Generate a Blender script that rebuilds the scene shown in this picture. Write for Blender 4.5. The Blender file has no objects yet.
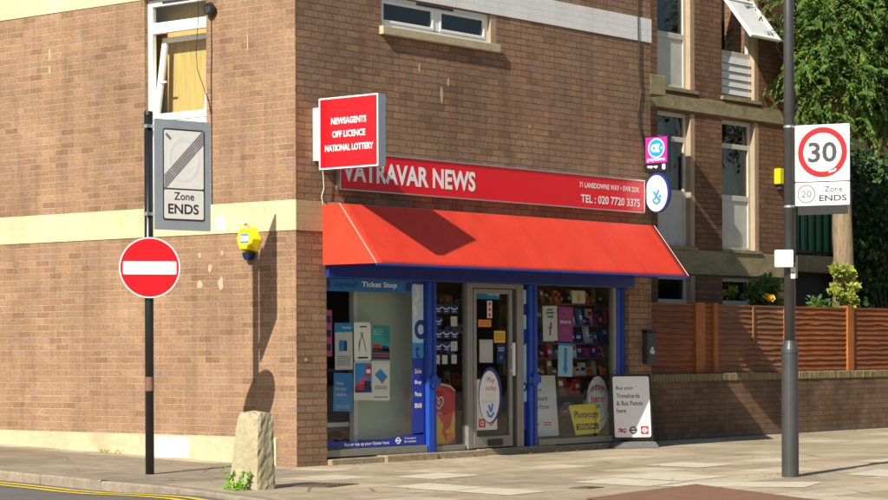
import bpy, bmesh, math, random
from mathutils import Vector, Matrix
R = math.radians
S = bpy.context.scene
COL = S.collection
random.seed(7)

# ---------------------------------------------------------------- camera
CAM = Vector((-18.93, -17.684, 1.3105))
YAW, ROLL = R(39.34), R(-0.2243)
fwd = Vector((math.cos(YAW), math.sin(YAW), 0)); rt = Vector((math.sin(YAW), -math.cos(YAW), 0)); up = Vector((0, 0, 1))
rt2 = rt*math.cos(ROLL) + up*math.sin(ROLL); up2 = -rt*math.sin(ROLL) + up*math.cos(ROLL)
cd = bpy.data.cameras.new('camera'); cam = bpy.data.objects.new('camera', cd); COL.objects.link(cam)
m = Matrix((rt2, up2, -fwd)).transposed().to_4x4(); m.translation = CAM
cam.matrix_world = m
cd.sensor_width = 36; cd.lens = 2275/888*36; cd.shift_y = 101.6/888
cd.clip_start = 0.1; cd.clip_end = 2000
S.camera = cam

# ---------------------------------------------------------------- sky, sun, exposure
SUN_AZ, SUN_EL = 11.5, 34.5                       # the light travels along +X, a little towards +Y
w = bpy.data.worlds.new('World'); S.world = w; w.use_nodes = True
nt = w.node_tree; sky = nt.nodes.new('ShaderNodeTexSky'); sky.sky_type = 'NISHITA'; sky.sun_disc = False
sky.sun_elevation = R(SUN_EL)
ld = Vector((math.cos(R(SUN_AZ))*math.cos(R(SUN_EL)), math.sin(R(SUN_AZ))*math.cos(R(SUN_EL)), -math.sin(R(SUN_EL))))
sky.sun_rotation = math.atan2(-ld.x, -ld.y)
bg = nt.nodes['Background']; bg.inputs[1].default_value = 0.068
nt.links.new(sky.outputs[0], bg.inputs[0])
sl = bpy.data.lights.new('sun', 'SUN'); sl.energy = 5.0; sl.angle = R(0.5); sl.color = (1.0, 0.93, 0.80)
so = bpy.data.objects.new('sun', sl); COL.objects.link(so)
so.rotation_euler = ld.to_track_quat('-Z', 'Y').to_euler(); so.location = (-20, -10, 20)
S.render.engine = 'CYCLES'
S.view_settings.view_transform = 'Standard'; S.view_settings.look = 'None'
S.view_settings.exposure = 0.54; S.view_settings.gamma = 1.0
S.view_settings.use_curve_mapping = False

# ---------------------------------------------------------------- materials
def new_mat(name):
    mt = bpy.data.materials.new(name); mt.use_nodes = True
    n = mt.node_tree.nodes; return mt, mt.node_tree, n['Principled BSDF']
def N(t, kind, **kw):
    n = t.nodes.new('ShaderNode'+kind)
    for k, v in kw.items(): setattr(n, k, v)
    return n
def ramp(t, pts, interp='LINEAR'):
    r = N(t, 'ValToRGB'); e = r.color_ramp.elements; r.color_ramp.interpolation = interp
    while len(e) < len(pts): e.new(0.5)
    for el, (p, c) in zip(e, pts):
        el.position = p; el.color = (c, c, c, 1) if not hasattr(c, '__len__') else (*c, 1)
    return r
def mixc(t, fac, a, b, mode='MIX'):
    mx = N(t, 'Mix', data_type='RGBA', blend_type=mode)
    if isinstance(fac, (int, float)): mx.inputs[0].default_value = fac
    else: t.links.new(fac, mx.inputs[0])
    for i, v in ((6, a), (7, b)):
        if hasattr(v, '__len__'): mx.inputs[i].default_value = (*v, 1)
        else: t.links.new(v, mx.inputs[i])
    return mx.outputs[2]
def math_(t, op, a, b=None):
    n = N(t, 'Math', operation=op)
    for i, v in enumerate((a, b)):
        if v is None: continue
        if isinstance(v, (int, float)): n.inputs[i].default_value = v
        else: t.links.new(v, n.inputs[i])
    return n.outputs[0]
def pos(t): return N(t, 'NewGeometry').outputs['Position']
def noise(t, scale, detail=4, rough=0.55, vec=None, stretch=None):
    n = N(t, 'TexNoise'); n.inputs['Scale'].default_value = scale; n.inputs['Detail'].default_value = detail; n.inputs['Roughness'].default_value = rough
    v = vec or pos(t)
    if stretch:
        mp = N(t, 'Mapping'); mp.inputs['Scale'].default_value = stretch; t.links.new(v, mp.inputs[0]); v = mp.outputs[0]
    t.links.new(v, n.inputs['Vector']); return n.outputs['Fac']
def bump(t, h, strength, dist=0.01):
    b = N(t, 'Bump'); b.inputs['Strength'].default_value = strength; b.inputs['Distance'].default_value = dist
    t.links.new(h, b.inputs['Height']); return b.outputs[0]

def paint(name, col, rough=0.5, var=0.12, scale=6, grain=0.0, metallic=0.0, dirt=0.0, stretch=None, spec=0.5):
    mt, t, p = new_mat(name)
    n = noise(t, scale, 5, 0.6, stretch=stretch)
    r = ramp(t, [(0.25, tuple(max(0, c*(1-var)) for c in col)), (0.75, tuple(min(1, c*(1+var)) for c in col))])
    t.links.new(n, r.inputs[0]); c = r.outputs[0]
    if dirt:
        n2 = noise(t, scale*0.35, 8, 0.7); rr = ramp(t, [(0.48, 0.0), (0.72, dirt)]); t.links.new(n2, rr.inputs[0])
        c = mixc(t, rr.outputs[0], c, tuple(x*0.45+0.02 for x in col))
    t.links.new(c, p.inputs['Base Color'])
    p.inputs['Roughness'].default_value = rough; p.inputs['Metallic'].default_value = metallic
    p.inputs['Specular IOR Level'].default_value = spec
    if grain:
        t.links.new(bump(t, noise(t, 60, 4, 0.7), grain, 0.004), p.inputs['Normal'])
    return mt

def wall_uv(t):
    g = N(t, 'NewGeometry'); sp = N(t, 'SeparateXYZ'); t.links.new(g.outputs['Position'], sp.inputs[0])
    sn = N(t, 'SeparateXYZ'); t.links.new(g.outputs['Normal'], sn.inputs[0])
    ax = math_(t, 'ABSOLUTE', sn.outputs[0]); f = math_(t, 'GREATER_THAN', ax, 0.6)
    mx = N(t, 'Mix', data_type='FLOAT'); t.links.new(f, mx.inputs[0]); t.links.new(sp.outputs[0], mx.inputs[2]); t.links.new(sp.outputs[1], mx.inputs[3])
    cb = N(t, 'CombineXYZ'); t.links.new(mx.outputs[0], cb.inputs[0]); t.links.new(sp.outputs[2], cb.inputs[1])
    return cb.outputs[0], sp

def brick(name, cols, mortar, length=0.24, row=0.081, msize=0.0065, painted=None, offset=(0, 0), soot=0.25, streak=0.3, low_dirt=False):
    mt, t, p = new_mat(name)
    uv, sp = wall_uv(t)
    # a little waviness so that courses are not ruler straight
    wn = N(t, 'TexNoise'); wn.inputs['Scale'].default_value = 3.5; t.links.new(uv, wn.inputs['Vector'])
    vm = N(t, 'VectorMath', operation='MULTIPLY_ADD'); t.links.new(wn.outputs['Color'], vm.inputs[0]); vm.inputs[1].default_value = (0.014, 0.010, 0); t.links.new(uv, vm.inputs[2])
    wn2 = N(t, 'TexNoise'); wn2.inputs['Scale'].default_value = 14; wn2.inputs['Detail'].default_value = 4; t.links.new(uv, wn2.inputs['Vector'])
    vm2 = N(t, 'VectorMath', operation='MULTIPLY_ADD'); t.links.new(wn2.outputs['Color'], vm2.inputs[0]); vm2.inputs[1].default_value = (0.012, 0.009, 0); t.links.new(vm.outputs[0], vm2.inputs[2]); vm = vm2
    ad = N(t, 'VectorMath', operation='ADD'); t.links.new(vm.outputs[0], ad.inputs[0]); ad.inputs[1].default_value = (offset[0]+50, offset[1]+50, 0)
    b = N(t, 'TexBrick'); b.offset = 0.5; b.inputs['Scale'].default_value = 1
    b.inputs['Color1'].default_value = (0, 0, 0, 1); b.inputs['Color2'].default_value = (1, 1, 1, 1); b.inputs['Mortar'].default_value = (0.5, 0.5, 0.5, 1)
    b.inputs['Mortar Size'].default_value = msize; b.inputs['Mortar Smooth'].default_value = 0.25
    b.inputs['Brick Width'].default_value = length; b.inputs['Row Height'].default_value = row
    t.links.new(ad.outputs[0], b.inputs['Vector'])
    if painted:
        r = ramp(t, [(0, tuple(c*0.94 for c in painted)), (1, painted)])
    else:
        k = len(cols); r = ramp(t, [(i/(k-1), c) for i, c in enumerate(cols)])
    t.links.new(b.outputs['Color'], r.inputs[0]); c = r.outputs[0]
    n1 = noise(t, 28, 6, 0.7, vec=uv); rr = ramp(t, [(0.25, 0.94), (0.8, 1.06)] if painted else [(0.28, 0.66), (0.75, 1.28)]); t.links.new(n1, rr.inputs[0])
    c = mixc(t, 1.0, c, rr.outputs[0], 'MULTIPLY')
    mn = noise(t, 2.2, 6, 0.7, vec=uv); mr = ramp(t, [(0.35, 0.45), (0.6, 1.0)]); t.links.new(mn, mr.inputs[0])
    c = mixc(t, math_(t, 'MULTIPLY', b.outputs['Fac'], mr.outputs[0]), c, mortar)
    n2 = noise(t, 0.8, 8, 0.65, vec=uv); r2 = ramp(t, [(0.35, 1.0-soot), (0.7, 1.0+soot*0.4)]); t.links.new(n2, r2.inputs[0])
    c = mixc(t, 1.0, c, r2.outputs[0], 'MULTIPLY')
    n3 = noise(t, 1.0, 6, 0.7, vec=uv, stretch=(5, 0.45, 1)); r3 = ramp(t, [(0.45, 1.0), (0.75, 1.0-streak)]); t.links.new(n3, r3.inputs[0])
    c = mixc(t, 1.0, c, r3.outputs[0], 'MULTIPLY')
    if low_dirt:                                   # splash dirt and lime bloom along the foot of the wall
        lim = ramp(t, [(0.0, 1.0), (0.22, 0.0)]); t.links.new(math_(t, 'ADD', sp.outputs[2], math_(t, 'MULTIPLY', n2, 0.12)), lim.inputs[0])
        n4 = noise(t, 9, 6, 0.75, vec=uv); r4 = ramp(t, [(0.35, (0.05, 0.048, 0.042)), (0.65, (0.20, 0.20, 0.175))]); t.links.new(n4, r4.inputs[0])
        c = mixc(t, math_(t, 'MULTIPLY', lim.outputs[0], 0.75), c, r4.outputs[0])
    t.links.new(c, p.inputs['Base Color']); p.inputs['Roughness'].default_value = 0.88
    p.inputs['Specular IOR Level'].default_value = 0.25
    h = math_(t, 'SUBTRACT', math_(t, 'MULTIPLY', n1, 0.35), b.outputs['Fac'])
    h = math_(t, 'ADD', h, math_(t, 'MULTIPLY', b.outputs['Color'], 0.5))
    t.links.new(bump(t, h, 0.9 if not painted else 0.4, 0.010 if not painted else 0.008), p.inputs['Normal'])
    return mt

def glass(name, tint=(0.9, 0.95, 0.93), refl=1.0):
    mt, t, p = new_mat(name); t.nodes.remove(p)
    tr = N(t, 'BsdfTransparent'); tr.inputs[0].default_value = (*tint, 1)
    gl = N(t, 'BsdfGlossy'); gl.inputs['Roughness'].default_value = 0.015
    lw = N(t, 'LayerWeight'); lw.inputs['Blend'].default_value = 0.5
    fr = math_(t, 'ADD', 0.04, math_(t, 'MULTIPLY', math_(t, 'POWER', lw.outputs['Facing'], 5), 0.96))
    n = noise(t, 1.3, 3); t.links.new(bump(t, n, 0.25, 0.02), gl.inputs['Normal'])
    mx = N(t, 'MixShader'); t.links.new(math_(t, 'MULTIPLY', fr, refl), mx.inputs[0])
    t.links.new(tr.outputs[0], mx.inputs[1]); t.links.new(gl.outputs[0], mx.inputs[2])
    t.links.new(mx.outputs[0], t.nodes['Material Output'].inputs[0]); return mt

def leafmat(name, cols, trans=0.35):
    mt, t, p = new_mat(name)
    g = N(t, 'NewGeometry'); k = len(cols)
    r = ramp(t, [(i/(k-1), c) for i, c in enumerate(cols)]); t.links.new(g.outputs['Random Per Island'], r.inputs[0])
    n = noise(t, 1.4, 3); r2 = ramp(t, [(0.3, 0.65), (0.7, 1.3)]); t.links.new(n, r2.inputs[0])
    c = mixc(t, 1.0, r.outputs[0], r2.outputs[0], 'MULTIPLY')
    t.links.new(c, p.inputs['Base Color']); p.inputs['Roughness'].default_value = 0.5; p.inputs['Specular IOR Level'].default_value = 0.35
    tl = N(t, 'BsdfTranslucent'); t.links.new(c, tl.inputs[0])
    mx = N(t, 'MixShader'); mx.inputs[0].default_value = trans
    t.links.new(p.outputs[0], mx.inputs[1]); t.links.new(tl.outputs[0], mx.inputs[2]); t.links.new(mx.outputs[0], t.nodes['Material Output'].inputs[0])
    return mt

def slab_mat():
    mt, t, p = new_mat('paving slabs')
    P = pos(t); sp = N(t, 'SeparateXYZ'); t.links.new(P, sp.inputs[0])
    wn = N(t, 'TexNoise'); wn.inputs['Scale'].default_value = 1.2; t.links.new(P, wn.inputs['Vector'])
    vm = N(t, 'VectorMath', operation='MULTIPLY_ADD'); t.links.new(wn.outputs['Color'], vm.inputs[0]); vm.inputs[1].default_value = (0.04, 0.04, 0); t.links.new(P, vm.inputs[2])
    ad = N(t, 'VectorMath', operation='ADD'); t.links.new(vm.outputs[0], ad.inputs[0]); ad.inputs[1].default_value = (60.3, 60.2, 0)
    b = N(t, 'TexBrick'); b.offset = 0.5; b.inputs['Scale'].default_value = 1; b.squash = 1
    b.inputs['Color1'].default_value = (0, 0, 0, 1); b.inputs['Color2'].default_value = (1, 1, 1, 1); b.inputs['Mortar'].default_value = (0.4, 0.4, 0.4, 1)
    b.inputs['Mortar Size'].default_value = 0.007; b.inputs['Mortar Smooth'].default_value = 0.3; b.inputs['Brick Width'].default_value = 0.9; b.inputs['Row Height'].default_value = 0.6
    t.links.new(ad.outputs[0], b.inputs['Vector'])
    r = ramp(t, [(0, (0.37, 0.30, 0.20)), (0.5, (0.43, 0.355, 0.245)), (0.78, (0.46, 0.385, 0.27)), (0.9, (0.54, 0.465, 0.34)), (1, (0.58, 0.50, 0.37))]); t.links.new(b.outputs['Color'], r.inputs[0])
    c = r.outputs[0]
    # older asphalt-like surface along the side street
    side = math_(t, 'MULTIPLY', math_(t, 'LESS_THAN', math_(t, 'ADD', sp.outputs[0], math_(t, 'MULTIPLY', wn.outputs['Fac'], 0.3)), -0.2), math_(t, 'GREATER_THAN', math_(t, 'ADD', sp.outputs[1], math_(t, 'MULTIPLY', wn.outputs['Fac'], 0.5)), -0.9))
    na = noise(t, 60, 5, 0.7); ra = ramp(t, [(0.3, (0.24, 0.20, 0.15)), (0.75, (0.36, 0.305, 0.23))]); t.links.new(na, ra.inputs[0])
    c = mixc(t, math_(t, 'MULTIPLY', side, 0.85), c, ra.outputs[0])
    joint = math_(t, 'MULTIPLY', b.outputs['Fac'], math_(t, 'SUBTRACT', 0.65, math_(t, 'MULTIPLY', side, 0.4)))
    c = mixc(t, joint, c, (0.17, 0.145, 0.11))
    n1 = noise(t, 0.55, 9, 0.68); r1 = ramp(t, [(0.35, 0.70), (0.7, 1.18)]); t.links.new(n1, r1.inputs[0]); c = mixc(t, 1, c, r1.outputs[0], 'MULTIPLY')
    n2 = noise(t, 4.5, 8, 0.75); r2 = ramp(t, [(0.3, 0.74), (0.7, 1.15)]); t.links.new(n2, r2.inputs[0]); c = mixc(t, 1, c, r2.outputs[0], 'MULTIPLY')
    # trodden-in spots
    v = N(t, 'TexVoronoi'); v.inputs['Scale'].default_value = 5; t.links.new(P, v.inputs['Vector'])
    rs = ramp(t, [(0.05, 0.55), (0.085, 1.0)]); t.links.new(v.outputs['Distance'], rs.inputs[0]); c = mixc(t, 1, c, rs.outputs[0], 'MULTIPLY')
    # cracks
    v2 = N(t, 'TexVoronoi', feature='DISTANCE_TO_EDGE'); v2.inputs['Scale'].default_value = 0.55; t.links.new(vm.outputs[0], v2.inputs['Vector'])
    rc = ramp(t, [(0.0, 1), (0.011, 0)]); t.links.new(v2.outputs['Distance'], rc.inputs[0]); rb = ramp(t, [(0.5, 0), (0.6, 0.8)]); t.links.new(noise(t, 0.9, 3), rb.inputs[0])
    c = mixc(t, math_(t, 'MULTIPLY', rc.outputs[0], rb.outputs[0]), c, (0.09, 0.08, 0.06))
    t.links.new(c, p.inputs['Base Color']); p.inputs['Roughness'].default_value = 0.9; p.inputs['Specular IOR Level'].default_value = 0.2
    h = math_(t, 'SUBTRACT', math_(t, 'MULTIPLY', n2, 1.0), math_(t, 'MULTIPLY', b.outputs['Fac'], 1.2))
    h = math_(t, 'ADD', h, math_(t, 'MULTIPLY', b.outputs['Color'], 0.6))
    t.links.new(bump(t, h, 0.6, 0.012), p.inputs['Normal'])
    return mt

def asphalt():
    mt, t, p = new_mat('asphalt')
    n1 = noise(t, 160, 4, 0.8); r1 = ramp(t, [(0.3, (0.09, 0.085, 0.08)), (0.72, (0.22, 0.21, 0.195))]); t.links.new(n1, r1.inputs[0])
    n2 = noise(t, 0.8, 7, 0.65); r2 = ramp(t, [(0.35, 0.75), (0.7, 1.15)]); t.links.new(n2, r2.inputs[0])
    t.links.new(mixc(t, 1, r1.outputs[0], r2.outputs[0], 'MULTIPLY'), p.inputs['Base Color']); p.inputs['Roughness'].default_value = 0.85
    t.links.new(bump(t, n1, 0.7, 0.01), p.inputs['Normal']); return mt

def concrete(name, a, b_, scale=9, grain=0.6, stretch=None, rough=0.9, moss=None):
    mt, t, p = new_mat(name)
    n1 = noise(t, scale, 9, 0.72, stretch=stretch); r1 = ramp(t, [(0.3, a), (0.7, b_)]); t.links.new(n1, r1.inputs[0]); c = r1.outputs[0]
    n2 = noise(t, scale*7, 4, 0.7); r2 = ramp(t, [(0.3, 0.8), (0.75, 1.12)]); t.links.new(n2, r2.inputs[0]); c = mixc(t, 1, c, r2.outputs[0], 'MULTIPLY')
    if moss:
        n3 = noise(t, scale*0.5, 7, 0.7); r3 = ramp(t, [(0.5, 0), (0.66, 0.8)]); t.links.new(n3, r3.inputs[0]); c = mixc(t, r3.outputs[0], c, moss)
    t.links.new(c, p.inputs['Base Color']); p.inputs['Roughness'].default_value = rough; p.inputs['Specular IOR Level'].default_value = 0.25
    t.links.new(bump(t, math_(t, 'ADD', n1, math_(t, 'MULTIPLY', n2, 0.5)), grain, 0.015), p.inputs['Normal']); return mt

def wood(name, a, b_, axis='X', rough=0.7, fade=None):
    mt, t, p = new_mat(name)
    st = (0.6, 9, 9) if axis == 'X' else (9, 9, 0.6)
    n1 = noise(t, 6, 6, 0.7, stretch=st); r1 = ramp(t, [(0.28, a), (0.72, b_)]); t.links.new(n1, r1.inputs[0]); c = r1.outputs[0]
    n2 = noise(t, 1.1, 6, 0.7); r2 = ramp(t, [(0.35, 0.65), (0.7, 1.15)]); t.links.new(n2, r2.inputs[0]); c = mixc(t, 1, c, r2.outputs[0], 'MULTIPLY')
    if fade:
        n3 = noise(t, 1.6, 6, 0.75, stretch=(0.5, 1, 3)); r3 = ramp(t, [(0.55, 0), (0.7, 0.7)]); t.links.new(n3, r3.inputs[0]); c = mixc(t, r3.outputs[0], c, fade)
    t.links.new(c, p.inputs['Base Color']); p.inputs['Roughness'].default_value = rough
    t.links.new(bump(t, n1, 0.5, 0.006), p.inputs['Normal']); return mt

BRICKS = [(0.262, 0.149, 0.088), (0.310, 0.184, 0.109), (0.320, 0.191, 0.114), (0.328, 0.197, 0.118), (0.333, 0.200, 0.121), (0.338, 0.204, 0.124), (0.348, 0.210, 0.127), (0.382, 0.232, 0.135), (0.31, 0.20, 0.141)]
M = dict(
    brick=brick('brown brick', BRICKS, (0.43, 0.315, 0.205)), front_brick=brick('brown brick with shadow-dark joints', BRICKS, (0.155, 0.10, 0.066)),  # front brick: darker mortar colour stands in for shadow in the bed joints
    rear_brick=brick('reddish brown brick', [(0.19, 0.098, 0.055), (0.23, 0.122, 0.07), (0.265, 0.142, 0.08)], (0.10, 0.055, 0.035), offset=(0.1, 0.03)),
    low_brick=brick('dirty brick', [(0.18, 0.105, 0.06), (0.235, 0.14, 0.08), (0.26, 0.155, 0.09)], (0.13, 0.095, 0.065), offset=(0.07, 0.02), soot=0.45, low_dirt=True),
    cream=brick('cream painted brick', None, (0.60, 0.52, 0.31), painted=(0.66, 0.575, 0.35), soot=0.16, streak=0.22),
    tan_paint=brick('tan painted brick', None, (0.40, 0.29, 0.16), painted=(0.47, 0.36, 0.20), soot=0.15, streak=0.2),
    white_brick=brick('white painted brick', None, (0.68, 0.68, 0.68), painted=(0.80, 0.80, 0.79), soot=0.06, streak=0.12),
    plinth=concrete('cream render', (0.44, 0.37, 0.24), (0.62, 0.54, 0.35), 3.0, 0.45, moss=(0.36, 0.30, 0.19)),
    patch=paint('fresh white paint', (0.82, 0.82, 0.82), 0.6, 0.05),
    pale_spot=paint('pale filler', (0.45, 0.33, 0.22), 0.8, 0.1),
    upvc=paint('white plastic frame', (0.82, 0.82, 0.80), 0.35, 0.05, dirt=0.15),
    cream_frame=paint('cream timber frame', (0.52, 0.50, 0.43), 0.5, 0.08, dirt=0.35),
    grey_panel=paint('grey cream panel', (0.50, 0.50, 0.45), 0.45, 0.08, dirt=0.3),
    white_board=paint('white weatherboard', (0.68, 0.69, 0.70), 0.4, 0.06, dirt=0.3),
    reveal=paint('tan reveal', (0.38, 0.28, 0.18), 0.8, 0.1, dirt=0.3),
    sill=concrete('cream sill', (0.40, 0.34, 0.22), (0.56, 0.49, 0.32), 8, 0.3),
    band=concrete('weathered concrete', (0.24, 0.20, 0.11), (0.40, 0.34, 0.20), 5, 0.5, moss=(0.17, 0.16, 0.07), stretch=(1, 1, 2.5)),
    glass=glass('window glass'), shop_glass=glass('shop glass', (0.93, 0.95, 0.94), 1.0), dark_glass=glass('dark glass', (0.55, 0.60, 0.58), 1.3),
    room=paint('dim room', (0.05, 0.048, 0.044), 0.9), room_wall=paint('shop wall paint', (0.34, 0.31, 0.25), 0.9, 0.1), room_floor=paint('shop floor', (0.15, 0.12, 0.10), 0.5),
    curtain=paint('ochre curtain', (0.72, 0.43, 0.15), 0.9, 0.25, 4, stretch=(1, 14, 0.6)), net=paint('net curtain', (0.62, 0.60, 0.55), 0.9, 0.2, 6, stretch=(10, 10, 0.7)),
    wood_dark=wood('dark varnished wood', (0.16, 0.08, 0.03), (0.28, 0.14, 0.05)),
    red_sign=paint('red sign face', (0.76, 0.006, 0.012), 0.28, 0.04, 2), red_fab=None,
    silver=paint('brushed aluminium', (0.62, 0.62, 0.62), 0.35, 0.06, 12, metallic=0.85), alu=paint('dull aluminium', (0.30, 0.29, 0.265), 0.42, 0.10, 8, metallic=0.5),
    white=paint('white sign face', (0.82, 0.82, 0.82), 0.35, 0.03), white_box=paint('white plastic box', (0.80, 0.80, 0.79), 0.4, 0.04, dirt=0.1),
    letter=paint('white lettering', (0.86, 0.86, 0.86), 0.4, 0.02), black=paint('black paint', (0.015, 0.015, 0.016), 0.35, 0.2), dark=paint('charcoal print', (0.035, 0.035, 0.04), 0.5, 0.1),
    pole=paint('black gloss pole', (0.012, 0.014, 0.016), 0.28, 0.3, 5, dirt=0.3), post_grey=paint('dark grey column paint', (0.045, 0.046, 0.048), 0.42, 0.2, 5, grain=0.15, dirt=0.3),
    tape=paint('brown tape residue', (0.16, 0.08, 0.05), 0.8, 0.3, 20), sign_grey=paint('grey back board', (0.30, 0.34, 0.37), 0.4, 0.08, dirt=0.15), face_grey=paint('greyed reflective face', (0.80, 0.79, 0.74), 0.45, 0.05, 5),
    ghost=paint('faded ring', (0.755, 0.77, 0.785), 0.45, 0.05), stripe=paint('dark stripe', (0.24, 0.22, 0.225), 0.5, 0.1), ring_grey=paint('grey print', (0.18, 0.19, 0.20), 0.5, 0.05), lt_grey=paint('pale grey print', (0.62, 0.62, 0.62), 0.5, 0.04),
    red=paint('red reflective', (0.60, 0.003, 0.008), 0.32, 0.04, 4), 
    yellow=paint('yellow plastic', (0.80, 0.62, 0.005), 0.35, 0.06, 8), blue=paint('blue gloss paint', (0.012, 0.065, 0.42), 0.3, 0.12, 6, dirt=0.15), navy=paint('navy print', (0.012, 0.03, 0.20), 0.4, 0.06),
    royal=paint('royal blue print', (0.01, 0.035, 0.36), 0.35, 0.06), shaded_blue=paint('blue gloss darkened for shade', (0.010, 0.035, 0.24), 0.3, 0.12, 6, dirt=0.15), banner_blue=paint('banner blue', (0.008, 0.15, 0.44), 0.4, 0.06), cyan=paint('cyan print', (0.01, 0.30, 0.58), 0.4, 0.05), sky=paint('sky blue print', (0.03, 0.25, 0.62), 0.4, 0.06), pale_blue=paint('pale blue print', (0.40, 0.62, 0.78), 0.45, 0.08),
    magenta=paint('magenta print', (0.72, 0.02, 0.33), 0.4, 0.04), purple=paint('plum print', (0.33, 0.045, 0.22), 0.5, 0.08), pink=paint('pink print', (0.60, 0.10, 0.26), 0.5, 0.1), teal=paint('teal print', (0.03, 0.36, 0.34), 0.5, 0.08),
    orange=paint('orange print', (0.80, 0.24, 0.02), 0.5, 0.08), amber=paint('amber print', (0.78, 0.45, 0.03), 0.5, 0.08), red_print=paint('red print', (0.60, 0.02, 0.02), 0.45, 0.06), brown=paint('brown card', (0.30, 0.17, 0.07), 0.6, 0.2),
    green=paint('green panel', (0.03, 0.20, 0.09), 0.4, 0.15), green_grey=paint('frosted green board', (0.60, 0.69, 0.56), 0.6, 0.06, 2), paper=paint('paper', (0.70, 0.69, 0.64), 0.7, 0.05), rubber=concrete('grey rubber foot', (0.10, 0.10, 0.095), (0.18, 0.18, 0.17), 20, 0.4),
    slabs=slab_mat(), asphalt=asphalt(), kerb=concrete('kerb granite', (0.20, 0.165, 0.125), (0.36, 0.30, 0.23), 5, 0.6), yellow_line=concrete('worn yellow paint', (0.62, 0.44, 0.03), (0.78, 0.58, 0.07), 14, 0.3),
    pink_pave=concrete('reddish block paving', (0.19, 0.098, 0.062), (0.27, 0.15, 0.10), 7, 0.5), pale_slab=concrete('pale new slab', (0.50, 0.44, 0.33), (0.64, 0.57, 0.44), 3, 0.4), iron=concrete('rusty iron', (0.10, 0.07, 0.05), (0.20, 0.14, 0.09), 25, 0.8), step=concrete('worn concrete step', (0.20, 0.16, 0.10), (0.42, 0.35, 0.23), 6, 0.8, stretch=(2, 2, 6)),
    stone=concrete('lichened stone', (0.33, 0.28, 0.175), (0.55, 0.49, 0.33), 7, 1.0, moss=(0.27, 0.24, 0.13)),
    fence=wood('orange stained fence board', (0.15, 0.038, 0.007), (0.40, 0.115, 0.018), 'X', fade=(0.27, 0.13, 0.05)), fence_post=wood('orange stained post', (0.30, 0.080, 0.012), (0.50, 0.165, 0.03), 'Z'), fence_dull=wood('faded fence board', (0.17, 0.060, 0.020), (0.33, 0.135, 0.052), 'X', fade=(0.40, 0.25, 0.14)),
    bark=concrete('bark', (0.14, 0.10, 0.06), (0.42, 0.32, 0.20), 14, 1.0, stretch=(2.5, 2.5, 0.35)),
    leaf=leafmat('hanging leaf', [(0.03, 0.08, 0.014), (0.055, 0.14, 0.02), (0.10, 0.21, 0.026), (0.17, 0.28, 0.033), (0.05, 0.13, 0.025), (0.075, 0.17, 0.028), (0.22, 0.14, 0.04)]),
    bright_leaf=leafmat('variegated leaf', [(0.22, 0.30, 0.03), (0.42, 0.46, 0.07), (0.34, 0.40, 0.05), (0.50, 0.50, 0.14)]), dark_leaf=leafmat('ivy leaf', [(0.02, 0.05, 0.012), (0.04, 0.09, 0.02), (0.06, 0.12, 0.03)], 0.2), shrub_leaf=leafmat('shrub leaf', [(0.04, 0.10, 0.02), (0.07, 0.15, 0.025), (0.11, 0.20, 0.04)]), dead_leaf=leafmat('dead leaf', [(0.16, 0.09, 0.03), (0.28, 0.17, 0.06), (0.36, 0.25, 0.11), (0.22, 0.12, 0.04)], 0.1), dark_strobe=paint('dark blue lens', (0.008, 0.012, 0.06), 0.25, 0.1), piping=paint('worn piping', (0.70, 0.42, 0.36), 0.6, 0.2, 12), weed=leafmat('weed leaf', [(0.12, 0.30, 0.02), (0.20, 0.42, 0.03), (0.26, 0.48, 0.05)]),
    cable=paint('black cable', (0.02, 0.02, 0.02), 0.6, 0.2), dark_metal=paint('dark grey metal', (0.05, 0.05, 0.052), 0.45, 0.15, metallic=0.3), roof=paint('roof felt', (0.08, 0.08, 0.08), 0.9, 0.2),
    bloom=paint('yellow petals', (0.80, 0.50, 0.02), 0.6, 0.12, 30), terrace=brick('far terrace brick', [(0.16, 0.08, 0.05), (0.22, 0.12, 0.07), (0.26, 0.15, 0.09)], (0.3, 0.25, 0.2)), sky_glass=paint('dark pane', (0.03, 0.035, 0.04), 0.1, 0.1),
)
def fabric():
    mt, t, p = new_mat('red awning vinyl')
    n = noise(t, 2.2, 6, 0.65); r = ramp(t, [(0.3, (0.58, 0.040, 0.018)), (0.7, (0.69, 0.056, 0.027))]); t.links.new(n, r.inputs[0]); c = r.outputs[0]
    n2 = noise(t, 1.5, 6, 0.7, stretch=(6, 1, 0.6)); r2 = ramp(t, [(0.5, 1.0), (0.75, 0.86)]); t.links.new(n2, r2.inputs[0])
    t.links.new(mixc(t, 1, c, r2.outputs[0], 'MULTIPLY'), p.inputs['Base Color']); p.inputs['Roughness'].default_value = 0.55; p.inputs['Specular IOR Level'].default_value = 0.25
    t.links.new(bump(t, n, 0.15, 0.02), p.inputs['Normal']); return mt
M['red_fab'] = fabric()

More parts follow.
